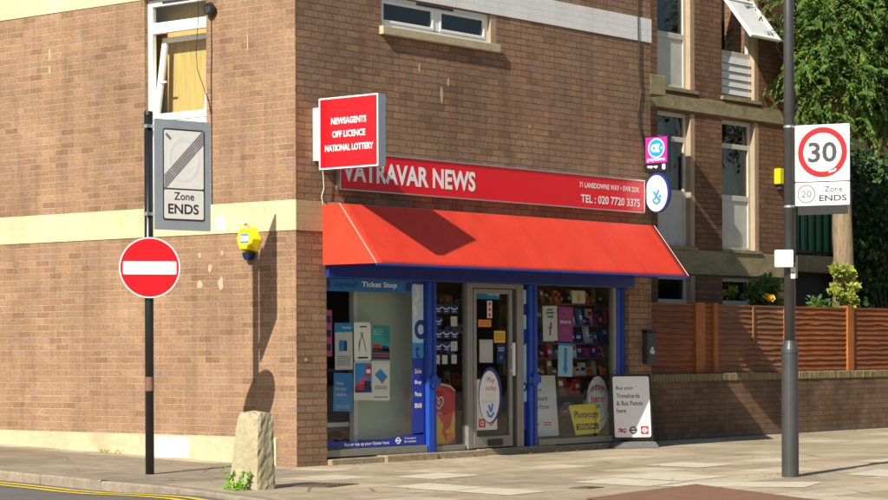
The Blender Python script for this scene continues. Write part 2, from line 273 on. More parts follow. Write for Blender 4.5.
# ---------------------------------------------------------------- mesh helpers
ORG = {}
class MB:
    def __init__(s): s.v = []; s.f = []
    def add(s, vs, fs):
        o = len(s.v); s.v += [Vector(x) for x in vs]; s.f += [tuple(i+o for i in f) for f in fs]; return s
    def box(s, x0, x1, y0, y1, z0, z1):
        return s.add([(x0, y0, z0), (x1, y0, z0), (x1, y1, z0), (x0, y1, z0), (x0, y0, z1), (x1, y0, z1), (x1, y1, z1), (x0, y1, z1)],
                     [(0, 3, 2, 1), (4, 5, 6, 7), (0, 1, 5, 4), (1, 2, 6, 5), (2, 3, 7, 6), (3, 0, 4, 7)])
    def quad(s, *p): return s.add(p, [tuple(range(len(p)))])
    def prism(s, pts, off):
        n = len(pts); off = Vector(off); a = [Vector(p) for p in pts]; b = [p+off for p in a]
        return s.add(a+b, [tuple(range(n)), tuple(range(2*n-1, n-1, -1))] + [(i, i+n, (i+1) % n+n, (i+1) % n) for i in range(n)])
    def tube(s, path, rad, seg=10, cap=True):
        path = [Vector(p) for p in path]; k = len(path); rads = rad if hasattr(rad, '__len__') else [rad]*k
        vs = []
        ref = None
        for i, p in enumerate(path):
            d = (path[min(i+1, k-1)]-path[max(i-1, 0)]).normalized()
            if ref is None: ref = Vector((1, 0, 0)) if abs(d.x) < 0.8 else Vector((0, 1, 0))
            a = (ref - d*ref.dot(d)).normalized(); b = d.cross(a); ref = a
            vs += [p+(a*math.cos(2*math.pi*j/seg)+b*math.sin(2*math.pi*j/seg))*rads[i] for j in range(seg)]
        fs = [(i*seg+j, i*seg+(j+1) % seg, (i+1)*seg+(j+1) % seg, (i+1)*seg+j) for i in range(k-1) for j in range(seg)]
        if cap: fs += [tuple(range(seg-1, -1, -1)), tuple(range((k-1)*seg, k*seg))]
        return s.add(vs, fs)
    def ball(s, c, r, seg=12, rings=8, jit=0):
        vs = []; c = Vector(c); r = r if hasattr(r, '__len__') else (r, r, r)
        for i in range(rings+1):
            th = math.pi*i/rings
            for j in range(seg):
                ph = 2*math.pi*j/seg; q = 1+random.uniform(-jit, jit)
                vs.append(c+Vector((r[0]*math.sin(th)*math.cos(ph)*q, r[1]*math.sin(th)*math.sin(ph)*q, r[2]*math.cos(th)*q)))
        return s.add(vs, [(i*seg+j, (i+1)*seg+j, (i+1)*seg+(j+1) % seg, i*seg+(j+1) % seg) for i in range(rings) for j in range(seg)])

def build(name, mb, mat, parent=None, smooth=False, bevel=0, seg=2, label=None, fix=True, weld=False):
    vs, fs = mb.v, mb.f
    if parent is not None: o = ORG[parent.name]
    else:
        xs = [p.x for p in vs]; ys = [p.y for p in vs]; zs = [p.z for p in vs]
        o = Vector(((min(xs)+max(xs))/2, (min(ys)+max(ys))/2, min(zs)))
    me = bpy.data.meshes.new(name); me.from_pydata([tuple(p-o) for p in vs], [], fs)
    if fix:
        bm = bmesh.new(); bm.from_mesh(me)
        if weld: bmesh.ops.remove_doubles(bm, verts=bm.verts, dist=1e-4)
        bmesh.ops.recalc_face_normals(bm, faces=bm.faces); bm.to_mesh(me); bm.free()
    me.materials.append(M[mat] if isinstance(mat, str) else mat)
    if smooth: me.polygons.foreach_set('use_smooth', [True]*len(me.polygons))
    ob = bpy.data.objects.new(name, me); COL.objects.link(ob)
    if parent is not None: ob.parent = parent
    else: ob.location = o
    ORG[ob.name] = Vector(o)
    if bevel:
        b = ob.modifiers.new('bevel', 'BEVEL'); b.width = bevel; b.segments = seg; b.limit_method = 'ANGLE'; b.angle_limit = R(40)
    if label: ob['label'] = label
    return ob
def thing(name, label, cat, loc, group=None):
    o = bpy.data.objects.new(name, None); COL.objects.link(o); o.location = loc; o.empty_display_size = 0.1
    ORG[o.name] = Vector(loc); o['label'] = label; o['category'] = cat
    if group: o['group'] = group
    return o
def tag(o, label, cat, group=None):
    o['label'] = label; o['category'] = cat
    if group: o['group'] = group
    return o
def struct(name, mb, mat, smooth=False, kind='structure', fix=True):
    o = build(name, mb, mat, None, smooth, fix=fix); o['kind'] = kind; return o

class Face:                                         # a flat face in the world: origin, right, up, outward normal
    def __init__(s, O, ux, uy): s.O = Vector(O); s.x = Vector(ux).normalized(); s.y = Vector(uy).normalized(); s.n = s.x.cross(s.y)
    def p(s, a, b, c=0): return s.O+s.x*a+s.y*b+s.n*c
    def poly(s, mb, pts, c, t): return mb.prism([s.p(a, b, c) for a, b in pts], s.n*t)
    def rect(s, mb, a0, a1, b0, b1, c, t): return s.poly(mb, [(a0, b0), (a1, b0), (a1, b1), (a0, b1)], c, t)
    def disc(s, mb, a, b, ra, rb, c, t, n=40): return s.poly(mb, [(a+ra*math.cos(2*math.pi*i/n), b+rb*math.sin(2*math.pi*i/n)) for i in range(n)], c, t)
    def ring(s, mb, a, b, r0, r1, c, t, n=40, a0=0, a1=360):
        for i in range(n):
            u = R(a0+(a1-a0)*i/n); v = R(a0+(a1-a0)*(i+1)/n)
            s.poly(mb, [(a+r0*math.cos(u), b+r0*math.sin(u)), (a+r1*math.cos(u), b+r1*math.sin(u)), (a+r1*math.cos(v), b+r1*math.sin(v)), (a+r0*math.cos(v), b+r0*math.sin(v))], c, t)
        return mb
    def rrect(s, mb, a0, a1, b0, b1, r, c, t, n=5):
        pts = []
        for (cx, cy, st) in ((a1-r, b0+r, -90), (a1-r, b1-r, 0), (a0+r, b1-r, 90), (a0+r, b0+r, 180)):
            pts += [(cx+r*math.cos(R(st+90*i/n)), cy+r*math.sin(R(st+90*i/n))) for i in range(n+1)]
        return s.poly(mb, pts, c, t)
    def line(s, mb, pts, wd, c, t):                 # a thick polyline
        for (a0, b0), (a1, b1) in zip(pts, pts[1:]):
            c += .0003
            d = Vector((a1-a0, b1-b0)); L = d.length or 1e-6; nx, ny = -d.y/L*wd/2, d.x/L*wd/2; ex, ey = d.x/L*wd*0.2, d.y/L*wd*0.2
            s.poly(mb, [(a0+nx-ex, b0+ny-ey), (a0-nx-ex, b0-ny-ey), (a1-nx+ex, b1-ny+ey), (a1+nx+ex, b1+ny+ey)], c, t)
        return mb
def text(body, F, a0, a1, b0, b1, c, mat, parent, bold=0.0, name='lettering', fit=True, shear=0.0, rot=0.0):
    cu = bpy.data.curves.new('lettering', 'FONT'); cu.body = body; cu.size = 1; cu.offset = bold; cu.shear = shear; cu.extrude = 0.0; cu.resolution_u = 3
    tmp = bpy.data.objects.new('tmp_text', cu); COL.objects.link(tmp)
    dg = bpy.context.evaluated_depsgraph_get(); me = bpy.data.meshes.new_from_object(tmp.evaluated_get(dg))
    bpy.data.objects.remove(tmp); bpy.data.curves.remove(cu)
    vs = [v.co.copy() for v in me.vertices]; fs = [tuple(p.vertices) for p in me.polygons]; bpy.data.meshes.remove(me)
    x0 = min(v.x for v in vs); x1 = max(v.x for v in vs); y0 = min(v.y for v in vs); y1 = max(v.y for v in vs)
    sx = (a1-a0)/(x1-x0); sy = (b1-b0)/(y1-y0)
    mb = MB(); mb.add([F.p(a0+(v.x-x0)*sx, b0+(v.y-y0)*sy, c) for v in vs], fs)
    return build(name, mb, mat, parent, fix=False)

def wall_sheet(mb, axis, c, u0, u1, z0, z1, holes, depth, sign=1):
    """outer face of a wall in the plane axis=c, with openings and their reveals going in by depth"""
    us = sorted({u0, u1, *[h[0] for h in holes], *[h[1] for h in holes]}); zs = sorted({z0, z1, *[h[2] for h in holes], *[h[3] for h in holes]})
    P = (lambda u, z, d=0: (c+d*sign, u, z)) if axis == 'X' else (lambda u, z, d=0: (u, c+d*sign, z))
    for a, b in zip(us, us[1:]):
        for e, f in zip(zs, zs[1:]):
            if any(h[0] <= a and b <= h[1] and h[2] <= e and f <= h[3] for h in holes): continue
            mb.quad(P(a, e), P(b, e), P(b, f), P(a, f))
    for h in holes:
        d = depth
        for q in ((h[0], h[2], h[1], h[2]), (h[1], h[2], h[1], h[3]), (h[1], h[3], h[0], h[3]), (h[0], h[3], h[0], h[2])):
            mb.quad(P(q[0], q[1]), P(q[2], q[3]), P(q[2], q[3], d), P(q[0], q[1], d))
    return mb

# ---------------------------------------------------------------- ground, road, pavement
def gz(y): return 0.029*min(max(y, 0.0), 9.0)
KERB = [(-3.02, 14), (-3.03, 9), (-3.04, 2.7), (-3.06, 0.85), (-3.16, -0.2), (-3.46, -1.54), (-4.16, -3.18), (-4.75, -4.6), (-5.0, -6.2), (-4.6, -8.2), (-3.2, -10.0), (-1.0, -11.2), (2, -11.7), (40, -12.0)]
def smooth_line(pts, n=6):
    out = []
    for i in range(len(pts)-1):
        p0, p1, p2, p3 = (Vector(pts[max(0, min(len(pts)-1, j))]) for j in (i-1, i, i+1, i+2))
        for k in range(n):
            t = k/n; out.append(0.5*((2*p1)+(-p0+p2)*t+(2*p0-5*p1+4*p2-p3)*t*t+(-p0+3*p1-3*p2+p3)*t**3))
    out.append(Vector(pts[-1])); return out
KL = smooth_line(KERB)
KL = [p for i, p in enumerate(KL) if i == 0 or (p-KL[i-1]).length > 1e-4]
def offset(line, d):
    out = []
    for i, p in enumerate(line):
        t = (line[min(i+1, len(line)-1)]-line[max(i-1, 0)]).normalized(); out.append(p+Vector((t.y, -t.x))*d)   # to the left of travel reversed: road side
    return out
KIN = offset(KL, -0.125)     # inner edge of the kerb (pavement side)
def drop(y): return 0.10 - 0.055*max(0, min(1, (-0.6-y)/1.8))    # the kerb is dropped towards the corner
mb = MB(); mb.quad((-400, -400, -0.30), (400, -400, -0.30), (400, 400, -0.30), (-400, 400, -0.30)); struct('ground', mb, 'asphalt')
mb = MB()                    # the road: a strip sheet hugging the kerb and reaching far out
for k in range(len(KL)-1):
    a, b = KL[k], KL[k+1]
    fa = Vector((-60, a.y)) if a.y > -3.2 else (Vector((-60, -3.2-(-3.2-a.y)*3.5)) if a.x < -3 else Vector((a.x*2-40 if a.x < 1 else a.x, -70)))
    fb = Vector((-60, b.y)) if b.y > -3.2 else (Vector((-60, -3.2-(-3.2-b.y)*3.5)) if b.x < -3 else Vector((b.x*2-40 if b.x < 1 else b.x, -70)))
    mb.quad((a.x, a.y, gz(a.y)-drop(a.y)), (b.x, b.y, gz(b.y)-drop(b.y)), (fb.x, fb.y, gz(fb.y)-0.12), (fa.x, fa.y, gz(fa.y)-0.12))
struct('road', mb, 'asphalt')
mb = MB()
def px_of(p): return (p.x, p.y)
ys_split = [p for p in KIN]
for k in range(len(KIN)-1):
    a, b = KIN[k], KIN[k+1]
    if a.x < -1.5 or a.y > -8:
        fa, fb = Vector((8.2, a.y if a.y > -9 else -9+0.0)), Vector((8.2, b.y if b.y > -9 else -9))
    else: fa, fb = Vector((max(8.2, a.x), -9)), Vector((max(8.2, b.x), -9))
    segs = [0, .08, .2, .35, .5, .75, 1]
    for s0, s1 in zip(segs, segs[1:]):
        q = [a.lerp(fa, s0), b.lerp(fb, s0), b.lerp(fb, s1), a.lerp(fa, s1)]
        if (q[0]-q[3]).length < 1e-3 and (q[1]-q[2]).length < 1e-3: continue
        mb.quad(*[(p.x, p.y, gz(p.y)) for p in q])
mb.quad((8.2, -9, 0), (60, -9, 0), (60, -3, 0), (8.2, -3, 0)); mb.quad((8.2, -3, 0), (60, -3, 0), (60, 0, 0), (8.2, 0, 0))
for k in range(9): mb.quad((8.2, k, gz(k)), (60, k, gz(k)), (60, k+1, gz(k+1)), (8.2, k+1, gz(k+1)))
struct('pavement', mb, 'slabs')
# kerb stones: one long kerb, cut into stones by narrow gaps
mb = MB(); acc = 0; i0 = 0
dense = []
for a, b in zip(KL, KL[1:]):
    n = max(1, int((b-a).length/0.15)); dense += [a.lerp(b, k/n) for k in range(n)]
dense.append(KL[-1]); din = offset(dense, -0.125)
i = 0
while i < len(dense)-1:
    j = i; L = 0
    while j < len(dense)-1 and L < 0.9: L += (dense[j+1]-dense[j]).length; j += 1
    dz = random.uniform(-0.006, 0.006)
    top = []; 
    A = dense[i:j+1]; B = din[i:j+1]; g = 0.008
    A = [p.copy() for p in A]; B = [p.copy() for p in B]
    A[0] = A[0].lerp(A[1], g/(A[1]-A[0]).length); B[0] = B[0].lerp(B[1], min(.5, g/max(1e-3, (B[1]-B[0]).length)))
    for k in range(len(A)-1):
        a, b, c, d = A[k], A[k+1], B[k+1], B[k]
        z = lambda p: gz(p.y)+dz+0.003
        n0 = (a-d).normalized()*0.018; 
        mb.quad((a.x-n0.x, a.y-n0.y, z(a)), (b.x-n0.x, b.y-n0.y, z(b)), (c.x, c.y, z(c)), (d.x, d.y, z(d)))
        mb.quad((a.x-n0.x, a.y-n0.y, z(a)), (b.x-n0.x, b.y-n0.y, z(b)), (b.x, b.y, z(b)-0.022), (a.x, a.y, z(a)-0.022))
        mb.quad((a.x, a.y, z(a)-0.022), (b.x, b.y, z(b)-0.022), (b.x, b.y, -0.28), (a.x, a.y, -0.28))
    for p, q in ((A[0], B[0]), (A[-1], B[-1])):
        mb.quad((p.x, p.y, z(p)-0.022), (q.x, q.y, z(q)), (q.x, q.y, -0.28), (p.x, p.y, -0.28))
    i = j
struct('kerb', mb, 'kerb', fix=False)
mb = MB()
for d0, d1 in ((0.17, 0.27), (0.36, 0.46)):
    la, lb = offset(dense, d0), offset(dense, d1)
    for k in range(len(dense)-1):
        if dense[k].y < -4.2: break
        mb.quad(*[(p.x, p.y, gz(p.y)-drop(p.y)+0.006) for p in (la[k], la[k+1], lb[k+1], lb[k])])
struct('road_markings', mb, 'yellow_line')
# reddish paving corner, pale replacement slabs
mb = MB(); mb.quad((-2.60, -5.90, 0.008), (-0.20, -5.50, 0.008), (-1.45, -7.45, 0.008), (-2.2, -9.0, 0.008), (-4.2, -8.3, 0.008)); struct('reddish_paving', mb, 'pink_pave')
mb = MB()
for q in (((-2.24, -3.30), (-1.55, -3.22), (-1.78, -4.15), (-2.45, -4.22)), ((-1.78, -4.17), (-2.45, -4.24), (-2.60, -5.05), (-1.95, -5.0)), ((-0.6, -4.3), (0.3, -4.2), (0.1, -5.2), (-0.75, -5.3)), ((0.35, -4.1), (1.35, -4.0), (1.2, -5.0), (0.2, -5.1)), ((2.6, -3.0), (3.5, -2.9), (3.4, -3.7), (2.5, -3.8)), ((-0.9, -2.2), (0.0, -2.1), (-0.1, -2.75), (-1.0, -2.85)), ((2.2, -5.8), (3.3, -5.6), (3.1, -6.4), (2.0, -6.6)), ((-0.7, -5.35), (0.1, -5.25), (0.9, -6.3), (0.0, -6.6))):
    mb.quad(*[(x, y, 0.004) for x, y in q])
struct('pale_paving_slabs', mb, 'pale_slab')
def cover(loc, w_, h_, rot, label):
    t = thing('manhole_cover', label, 'manhole cover', (loc[0], loc[1], 0)); c, s = math.cos(rot), math.sin(rot)
    F = Face((loc[0], loc[1], 0), (c, s, 0), (-s, c, 0))
    b = MB(); F.rect(b, -w_/2, w_/2, -h_/2, h_/2, 0.001, 0.006); build('frame', b, 'iron', t)
    b = MB(); F.rect(b, -w_/2+0.04, w_/2-0.04, -h_/2+0.04, h_/2-0.04, 0.007, 0.004)
    for i in range(6):
        for j in range(4): F.rect(b, -w_/2+0.07+i*(w_-0.14)/6, -w_/2+0.07+(i+0.6)*(w_-0.14)/6, -h_/2+0.07+j*(h_-0.14)/4, -h_/2+0.07+(j+0.6)*(h_-0.14)/4, 0.011, 0.003)
    build('lid', b, 'iron', t)
cover((-2.42, -2.62), 0.62, 0.45, 0.25, 'rusty square manhole cover in the pavement near the stone bollard')
cover((-1.25, -4.95), 0.30, 0.22, 0.1, 'small dark iron cover set into the pavement before the shop')
# ---------------------------------------------------------------- corner building
H = 6.6
bd = thing('corner_building', 'brown brick corner building with a shop on the ground floor and painted bands', 'building', (0, 0, 0))
WIN = (1.43, 2.48, 3.10, 5.56)
mb = MB()
wall_sheet(mb, 'X', 0, 0.0, 9.0, -0.1, H, [WIN], 0.13)
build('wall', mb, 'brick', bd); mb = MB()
HW = (1.50, 3.70, 5.13, 5.555)
wall_sheet(mb, 'Y', 0, 0.0, 7.16, -0.1, H, [HW, (0.51, 6.62, -0.1, 2.55)], 0.12)
mb.quad((7.16, 0, -.1), (7.16, 2.1, -.1), (7.16, 2.1, H), (7.16, 0, H)); mb.quad((0, 9, -.1), (7.16, 9, -.1), (7.16, 9, H), (0, 9, H)); mb.quad((7.16, 2.1, -.1), (7.16, 9, -.1), (7.16, 9, H), (7.16, 2.1, H))
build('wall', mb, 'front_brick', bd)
mb = MB(); mb.box(-0.04, 7.20, -0.04, 9.04, H, H+0.08); build('parapet_coping', mb, 'sill', bd)
def band(z0, z1, mat, x0, x1, left, nm='painted_band'):
    b = MB()
    if left: b.box(-0.012, 0.05, -0.012, 9.0, z0, z1)
    else: b.box(x0, x1, -0.012, 0.05, z0, z1)
    build(nm, b, mat, bd)
b = MB(); b.box(-0.012, 0.05, -0.010, 1.42, 2.70, 3.046); b.box(-0.012, 0.05, 2.49, 9.0, 2.70, 3.046); b.box(-0.012, 0.05, 1.42, 2.49, 2.70, 3.09); build('painted_band', b, 'cream', bd)
b = MB(); b.box(-0.010, 7.172, -0.012, 0.05, 2.70, 3.046); build('painted_band', b, 'tan_paint', bd)
b = MB(); b.box(-0.013, 0.05, -0.012, 9.0, 5.565, 5.90); build('painted_band', b, 'cream', bd)
b = MB(); b.box(-0.012, 7.172, -0.013, 0.05, 5.56, 5.885); build('painted_band', b, 'white_brick', bd)
# plinth along the side street, ending short of the corner
b = MB(); n = 40
for i in range(n):
    y0 = 0.30+8.7*i/n; y1 = 0.30+8.7*(i+1)/n
    b.add([(-0.03, y0, -.1), (-0.03, y1, -.1), (-0.03, y1, .315+gz(y1)*.02), (-0.03, y0, .315+gz(y0)*.02), (0.01, y0, .335), (0.01, y1, .335)], [(0, 1, 2, 3), (3, 2, 5, 4)])
b.quad((-0.03, .30, -.1), (0.01, .30, -.1), (0.01, .30, .335), (-0.03, .30, .315)); build('plinth', b, 'plinth', bd)
def blob(mbx, axis, u, z, ru, rz, n=14, c=-0.004, jit=0.3):
    pts = [(u+ru*math.cos(2*math.pi*i/n)*(1+random.uniform(-jit, jit)), z+rz*math.sin(2*math.pi*i/n)*(1+random.uniform(-jit, jit))) for i in range(n)]
    if axis == 'X': mbx.prism([(c, a, q) for a, q in pts], (0.003, 0, 0))
    else: mbx.prism([(a, c, q) for a, q in pts], (0, 0.003, 0))
b = MB(); b.prism([(-0.034, y, z) for y, z in ((2.30, .05), (1.72, .07), (1.70, .30), (1.95, .315), (2.05, .29), (2.28, .31))], (0.003, 0, 0)); build('paint_patch', b, 'patch', bd)
b = MB(); b.prism([(-0.016, y, z) for y, z in ((1.27, 2.74), (1.12, 2.74), (1.10, 2.86), (1.15, 2.90), (1.26, 2.89))], (0.003, 0, 0)); build('paint_patch', b, 'patch', bd)
b = MB()
for y, z, ry, rz in ((1.55, 2.46, .025, .03), (1.18, 2.47, .02, .03), (1.38, 2.30, .035, .05), (1.55, 2.11, .04, .05), (1.20, 2.12, .04, .07), (1.45, 4.6, .012, .1), (0.75, 4.9, .01, .10), (4.2, 5.05, .02, .08), (4.2, 4.85, .02, .05)): b = MB(); blob(b, 'X', y, z, ry, rz); build('paint_spot', b, 'pale_spot', bd)
b = MB()
for x, z, rx, rz in ((2.2, 4.75, .02, .05), (2.75, 4.62, .02, .06), (2.62, 4.45, .025, .09), (0.16, 1.22, .03, .02), (4.4, 4.2, .02, .02)): b = MB(); blob(b, 'Y', x, z, rx, rz); build('paint_spot', b, 'pale_spot', bd)

# --- side window: white frame, top-light, tilted sash, panel below
y0, y1, z0, z1 = WIN
wf = MB()
X = 0.055
for a0, a1, c0, c1 in ((y1-.075, y1, 4.02, z1), (y0, y0+.05, 4.02, z1), (y0+.05, y1-.075, z1-.085, z1), (y0+.05, y1-.075, 5.15, 5.28), (y0+.05, y1-.075, 4.02, 4.09)): wf.box(X, X+.07, a0, a1, c0, c1)
win = build('window', wf, 'upvc', bd, bevel=0.006)
b = MB(); b.box(X+.02, X+.05, y0, y1, 3.10, 4.018); build('infill_panel', b, 'white_board', bd)
b = MB(); b.box(X-.012, X, 1.62, 2.22, z1-.06, z1-.035); build('trickle_vent', b, 'dark_metal', win)
b = MB(); b.box(X+.03, X+.036, y0+.05, y1-.075, 5.28, z1-.085); build('pane', b, 'glass', win)
hy0, hy1 = y0+.055, y1-.08; Ls = 1.03; sa = math.sin(R(9)); ca = math.cos(R(9))    # the tilted sash, hinged at its foot and leaning into the room
fr = MB(); Fs = Face((X+.05, hy1, 4.095), (0, -1, 0), (sa, 0, ca)); Wd = hy1-hy0
for a0, a1, b0, b1 in ((0, .075, 0, Ls), (Wd-.06, Wd, 0, Ls), (.075, Wd-.06, Ls-.06, Ls), (.075, Wd-.06, 0, .085)): Fs.rect(fr, a0, a1, b0, b1, 0, .05)
sashf = build('opening_sash', fr, 'upvc', win, bevel=0.006)
b = MB(); Fs.rect(b, .075, Wd-.06, .085, Ls-.06, .022, .005); build('pane', b, 'glass', sashf)
b = MB(); Fs.rect(b, .05, .17, .46, .48, .05, .02); build('handle', b, 'upvc', win)
b = MB(); b.quad((.36, y0-.5, 3.9), (.36, y1+.5, 3.9), (.36, y1+.5, 5.6), (.36, y0-.5, 5.6)); build('curtain', b, 'curtain', win)
b = MB(); b.box(.31, .33, y1+.0, y1+.11, 4.0, 4.62); build('dark_post', b, 'wood_dark', win)
b = MB(); b.box(-.015, X, y0, y1, 3.985, 4.018); build('sill', b, 'upvc', win)
# --- high window on the front
x0, x1, z0, z1 = HW
b = MB()
YF = 0.05
for a0, a1, c0, c1 in ((x0, x0+.05, z0+.05, z1), (x1-.16, x1-.10, z0+.05, z1), (2.53, 2.64, z0+.09, z1-.05), (x0+.05, x1-.16, z1-.05, z1), (x0+.05, x1-.16, z0+.05, z0+.11)): b.box(a0, a1, YF, YF+.06, c0, c1)
hw = build('window', b, 'upvc', bd, bevel=0.005)
for a0, a1 in ((x0+.05, 2.53), (2.64, x1-.16)):
    b = MB(); fz0, fz1 = z0+.11, z1-.05
    for q in ((a0, a0+.035, fz0, fz1), (a1-.035, a1, fz0, fz1), (a0+.035, a1-.035, fz1-.035, fz1), (a0+.035, a1-.035, fz0, fz0+.035)): b.box(q[0], q[1], YF-.008, YF+.045, q[2], q[3])
    build('frame', b, 'upvc', hw, bevel=0.004)
    b = MB(); b.box(a0+.035, a1-.035, YF+.02, YF+.025, fz0+.035, fz1-.035); build('pane', b, 'dark_glass', hw)
b = MB(); b.box(x0-.04, x1+.03, -.06, .12, z0-.05, z0+.05); build('sill', b, 'sill', hw, bevel=0.008)
b = MB(); b.box(x1-.10, x1-.003, 0.003, .11, z0+.05, z1-.003); build('side_reveal', b, 'reveal', hw)
b = MB(); b.box(2.2, 2.9, YF-.014, YF-.002, z1-.04, z1-.015); build('trickle_vent', b, 'dark_metal', hw)
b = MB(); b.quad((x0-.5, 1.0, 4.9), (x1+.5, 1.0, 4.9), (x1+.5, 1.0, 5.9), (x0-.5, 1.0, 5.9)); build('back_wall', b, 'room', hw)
# --- shop room
b = MB()
b.quad((.40, .13, .085), (6.9, .13, .085), (6.9, 5, .085), (.40, 5, .085)); build('shop_floor', b, 'room_floor', bd)
b = MB(); b.quad((.40, .13, 2.6), (6.9, .13, 2.6), (6.9, 5, 2.6), (.40, 5, 2.6)); b.quad((.40, 5, .08), (6.9, 5, .08), (6.9, 5, 2.6), (.40, 5, 2.6)); b.quad((.40, .13, .08), (.40, 5, .08), (.40, 5, 2.6), (.40, .13, 2.6)); b.quad((6.9, .13, .08), (6.9, 5, .08), (6.9, 5, 2.6), (6.9, .13, 2.6)); build('shop_room', b, 'room_wall', bd)
# --- shop front: step, blue frame, panes, doors
b = MB()
def rough_step(b, xa, xb, ya, z, n):
    for i in range(n):
        a, c = xa+(xb-xa)*i/n, xa+(xb-xa)*(i+1)/n
        b.box(a+.002, c-.002, ya+random.uniform(-.02, .02), .14, -.1, z+random.uniform(-.008, .008))
rough_step(b, .52, 1.45, -.05, .07, 1); rough_step(b, 1.452, 3.35, -.09, .075, 2); rough_step(b, 3.352, 6.62, .01, .082, 2); build('door_step', b, 'step', bd, bevel=0.012)
b = MB(); b.box(.512, 6.72, -.03, .16, 2.17, 2.60); build('blue_beam', b, 'shaded_blue', bd, bevel=.006)  # painted darker than the posts, the shade under the awning put into the colour
b = MB(); b.box(.515, 2.40, .06, .16, .085, .17); build('sill_rail', b, 'alu', bd, bevel=.006); b = MB(); b.box(4.655, 6.42, .06, .16, .085, .165); build('sill_rail', b, 'alu', bd, bevel=.006)
def post(xa, xb, ya=.055, z0=.08):
    b = MB(); b.box(xa, xb, ya, .16, z0, 2.168); o = build('blue_post', b, 'blue', bd, bevel=.006)
    b = MB(); b.box(xa+.075, xa+.095, ya-.012, ya, z0, 2.16); build('channel', b, 'navy', o); return o
p1 = post(2.42, 2.57); p2 = post(4.465, 4.625); post(6.43, 6.60, .055)
b = MB(); b.box(.513, .535, .09, .16, .17, 2.168); build('window_stile', b, 'alu', bd)
for p, xx in ((p1, 2.495), (p2, 4.545)):
    b = MB(); b.box(xx-.125, xx+.125, .028, .0425, .90, .985); b.box(xx-.05, xx+.05, .015, .028, .87, 1.02); build('lock_bar', b, 'blue', p, bevel=.008)
def pane(xa, xb, z0, z1, y=.11, nm='shop_window'):
    b = MB(); b.box(xa, xb, y, y+.006, z0, z1); return build(nm, b, 'shop_glass', bd)
pane(.535, 2.42, .17, 2.168); pane(2.57, 3.19, .15, 2.168); pane(4.625, 6.36, .165, 2.168); pane(4.325, 4.465, .15, 2.168)
b = MB(); b.box(2.585, 3.16, .08, .15, .085, .15); build('sill_rail', b, 'alu', bd, bevel=.005); b = MB(); b.box(6.36, 6.43, .07, .15, .165, 2.168); build('window_stile', b, 'alu', bd, bevel=.005)
def door_leaf(F, W, H_, par=bd):
    b = MB()
    for q in ((0, .055, 0, H_), (W-.06, W, 0, H_), (.055, W-.06, H_-.06, H_), (.055, W-.06, 0, .14)): F.rect(b, *q, 0, .045)
    d = build('door', b, 'alu', par, bevel=.004)
    b = MB(); F.rect(b, .055, W-.06, .14, H_-.06, .018, .006); build('pane', b, 'shop_glass', d)
    return d
b = MB(); b.box(3.19, 3.295, .06, .15, .09, 2.168); b.box(4.19, 4.325, .05, .15, .085, 2.168); b.box(3.295, 4.19, .06, .15, 2.11, 2.168); build('door_frame', b, 'alu', bd, bevel=.006)
FD = Face((3.305, .10, .10), (1, 0, 0), (0, 0, 1)); dr = door_leaf(FD, .79, 2.0)
b = MB(); FD.rect(b, .735, .775, .90, 1.32, .075, .03); FD.rect(b, .745, .765, .95, .98, .045, .03); FD.rect(b, .745, .765, 1.25, 1.28, .045, .03); build('handle', b, 'upvc', dr, bevel=.006)
b = MB(); FD.rect(b, .28, .56, .02, .10, .046, .02); build('kick_vent', b, 'black', dr, bevel=.004)
# second leaf standing open, seen edge-on
FO = Face((4.085, .16, .10), (0.05, 1, 0), (0, 0, 1))

# ---------------------------------------------------------------- awning and signs on the shop
aw = thing('shop_awning', 'red sloping fabric awning over the shop front', 'awning', (3.63, 0, 2.31))
XL, XR = .438, 6.83
prof = [(-.012, 3.004), (-.275, 3.012), (-.828, 2.313)]
b = MB(); nx = 48; ns = 14
def aw_pt(x, s):                                    # s 0..1 from wall to hem along the profile
    if s < .25: q = s/.25; y = prof[0][0]+(prof[1][0]-prof[0][0])*q; z = prof[0][1]+(prof[1][1]-prof[0][1])*q; k = 0
    else: q = (s-.25)/.75; y = prof[1][0]+(prof[2][0]-prof[1][0])*q; z = prof[1][1]+(prof[2][1]-prof[1][1])*q; k = math.sin(q*math.pi)
    wv = .011*k*(math.sin(x*5.2)+.6*math.sin(x*9.1+1)) - .012*k
    return (x, y+wv*.7, z+wv*.7)
ss = [0, .12, .25]+[.25+.75*i/ns for i in range(1, ns+1)]
g = [[aw_pt(XL+(XR-XL)*i/nx, s) for s in ss] for i in range(nx+1)]
for i in range(nx):
    for j in range(len(ss)-1): b.quad(g[i][j], g[i+1][j], g[i+1][j+1], g[i][j+1])
bm_can = build('canopy', b, 'red_fab', aw, smooth=True, weld=True); bm_can.data.set_sharp_from_angle(angle=R(30))
so_ = bm_can.modifiers.new('solid', 'SOLIDIFY'); so_.thickness = .004; so_.offset = -1
for X_, nm in ((XL, 'end_panel'), (XR, 'end_panel')):
    b = MB(); s_ = -1 if X_ == XL else 1
    b.prism([(X_, -.012, 2.313), (X_, -.828, 2.313), (X_, -.275, 3.010), (X_, -.012, 3.003)], (s_*.004, 0, 0)); build(nm, b, 'red_fab', aw)
    b = MB(); b.tube([(X_+s_*.002, -.275, 3.014), (X_+s_*.002, -.83, 2.315)], .0045, 6); build('piping', b, 'piping', aw)
b = MB(); b.box(XL, XR, -.835, -.818, 2.290, 2.312); build('front_bar', b, 'blue', aw)
b = MB(); b.tube([(XL+.1, -.80, 2.33), (XL+.1, 0, 2.62)], .012); build('support_arm', b, 'dark_metal', aw); b = MB(); b.tube([(XR-.1, -.80, 2.33), (XR-.1, 0, 2.62)], .012); build('support_arm', b, 'dark_metal', aw)
b = MB(); b.box(XL, XR, -.05, -.013, 3.005, 3.02); build('wall_trim', b, 'alu', aw)

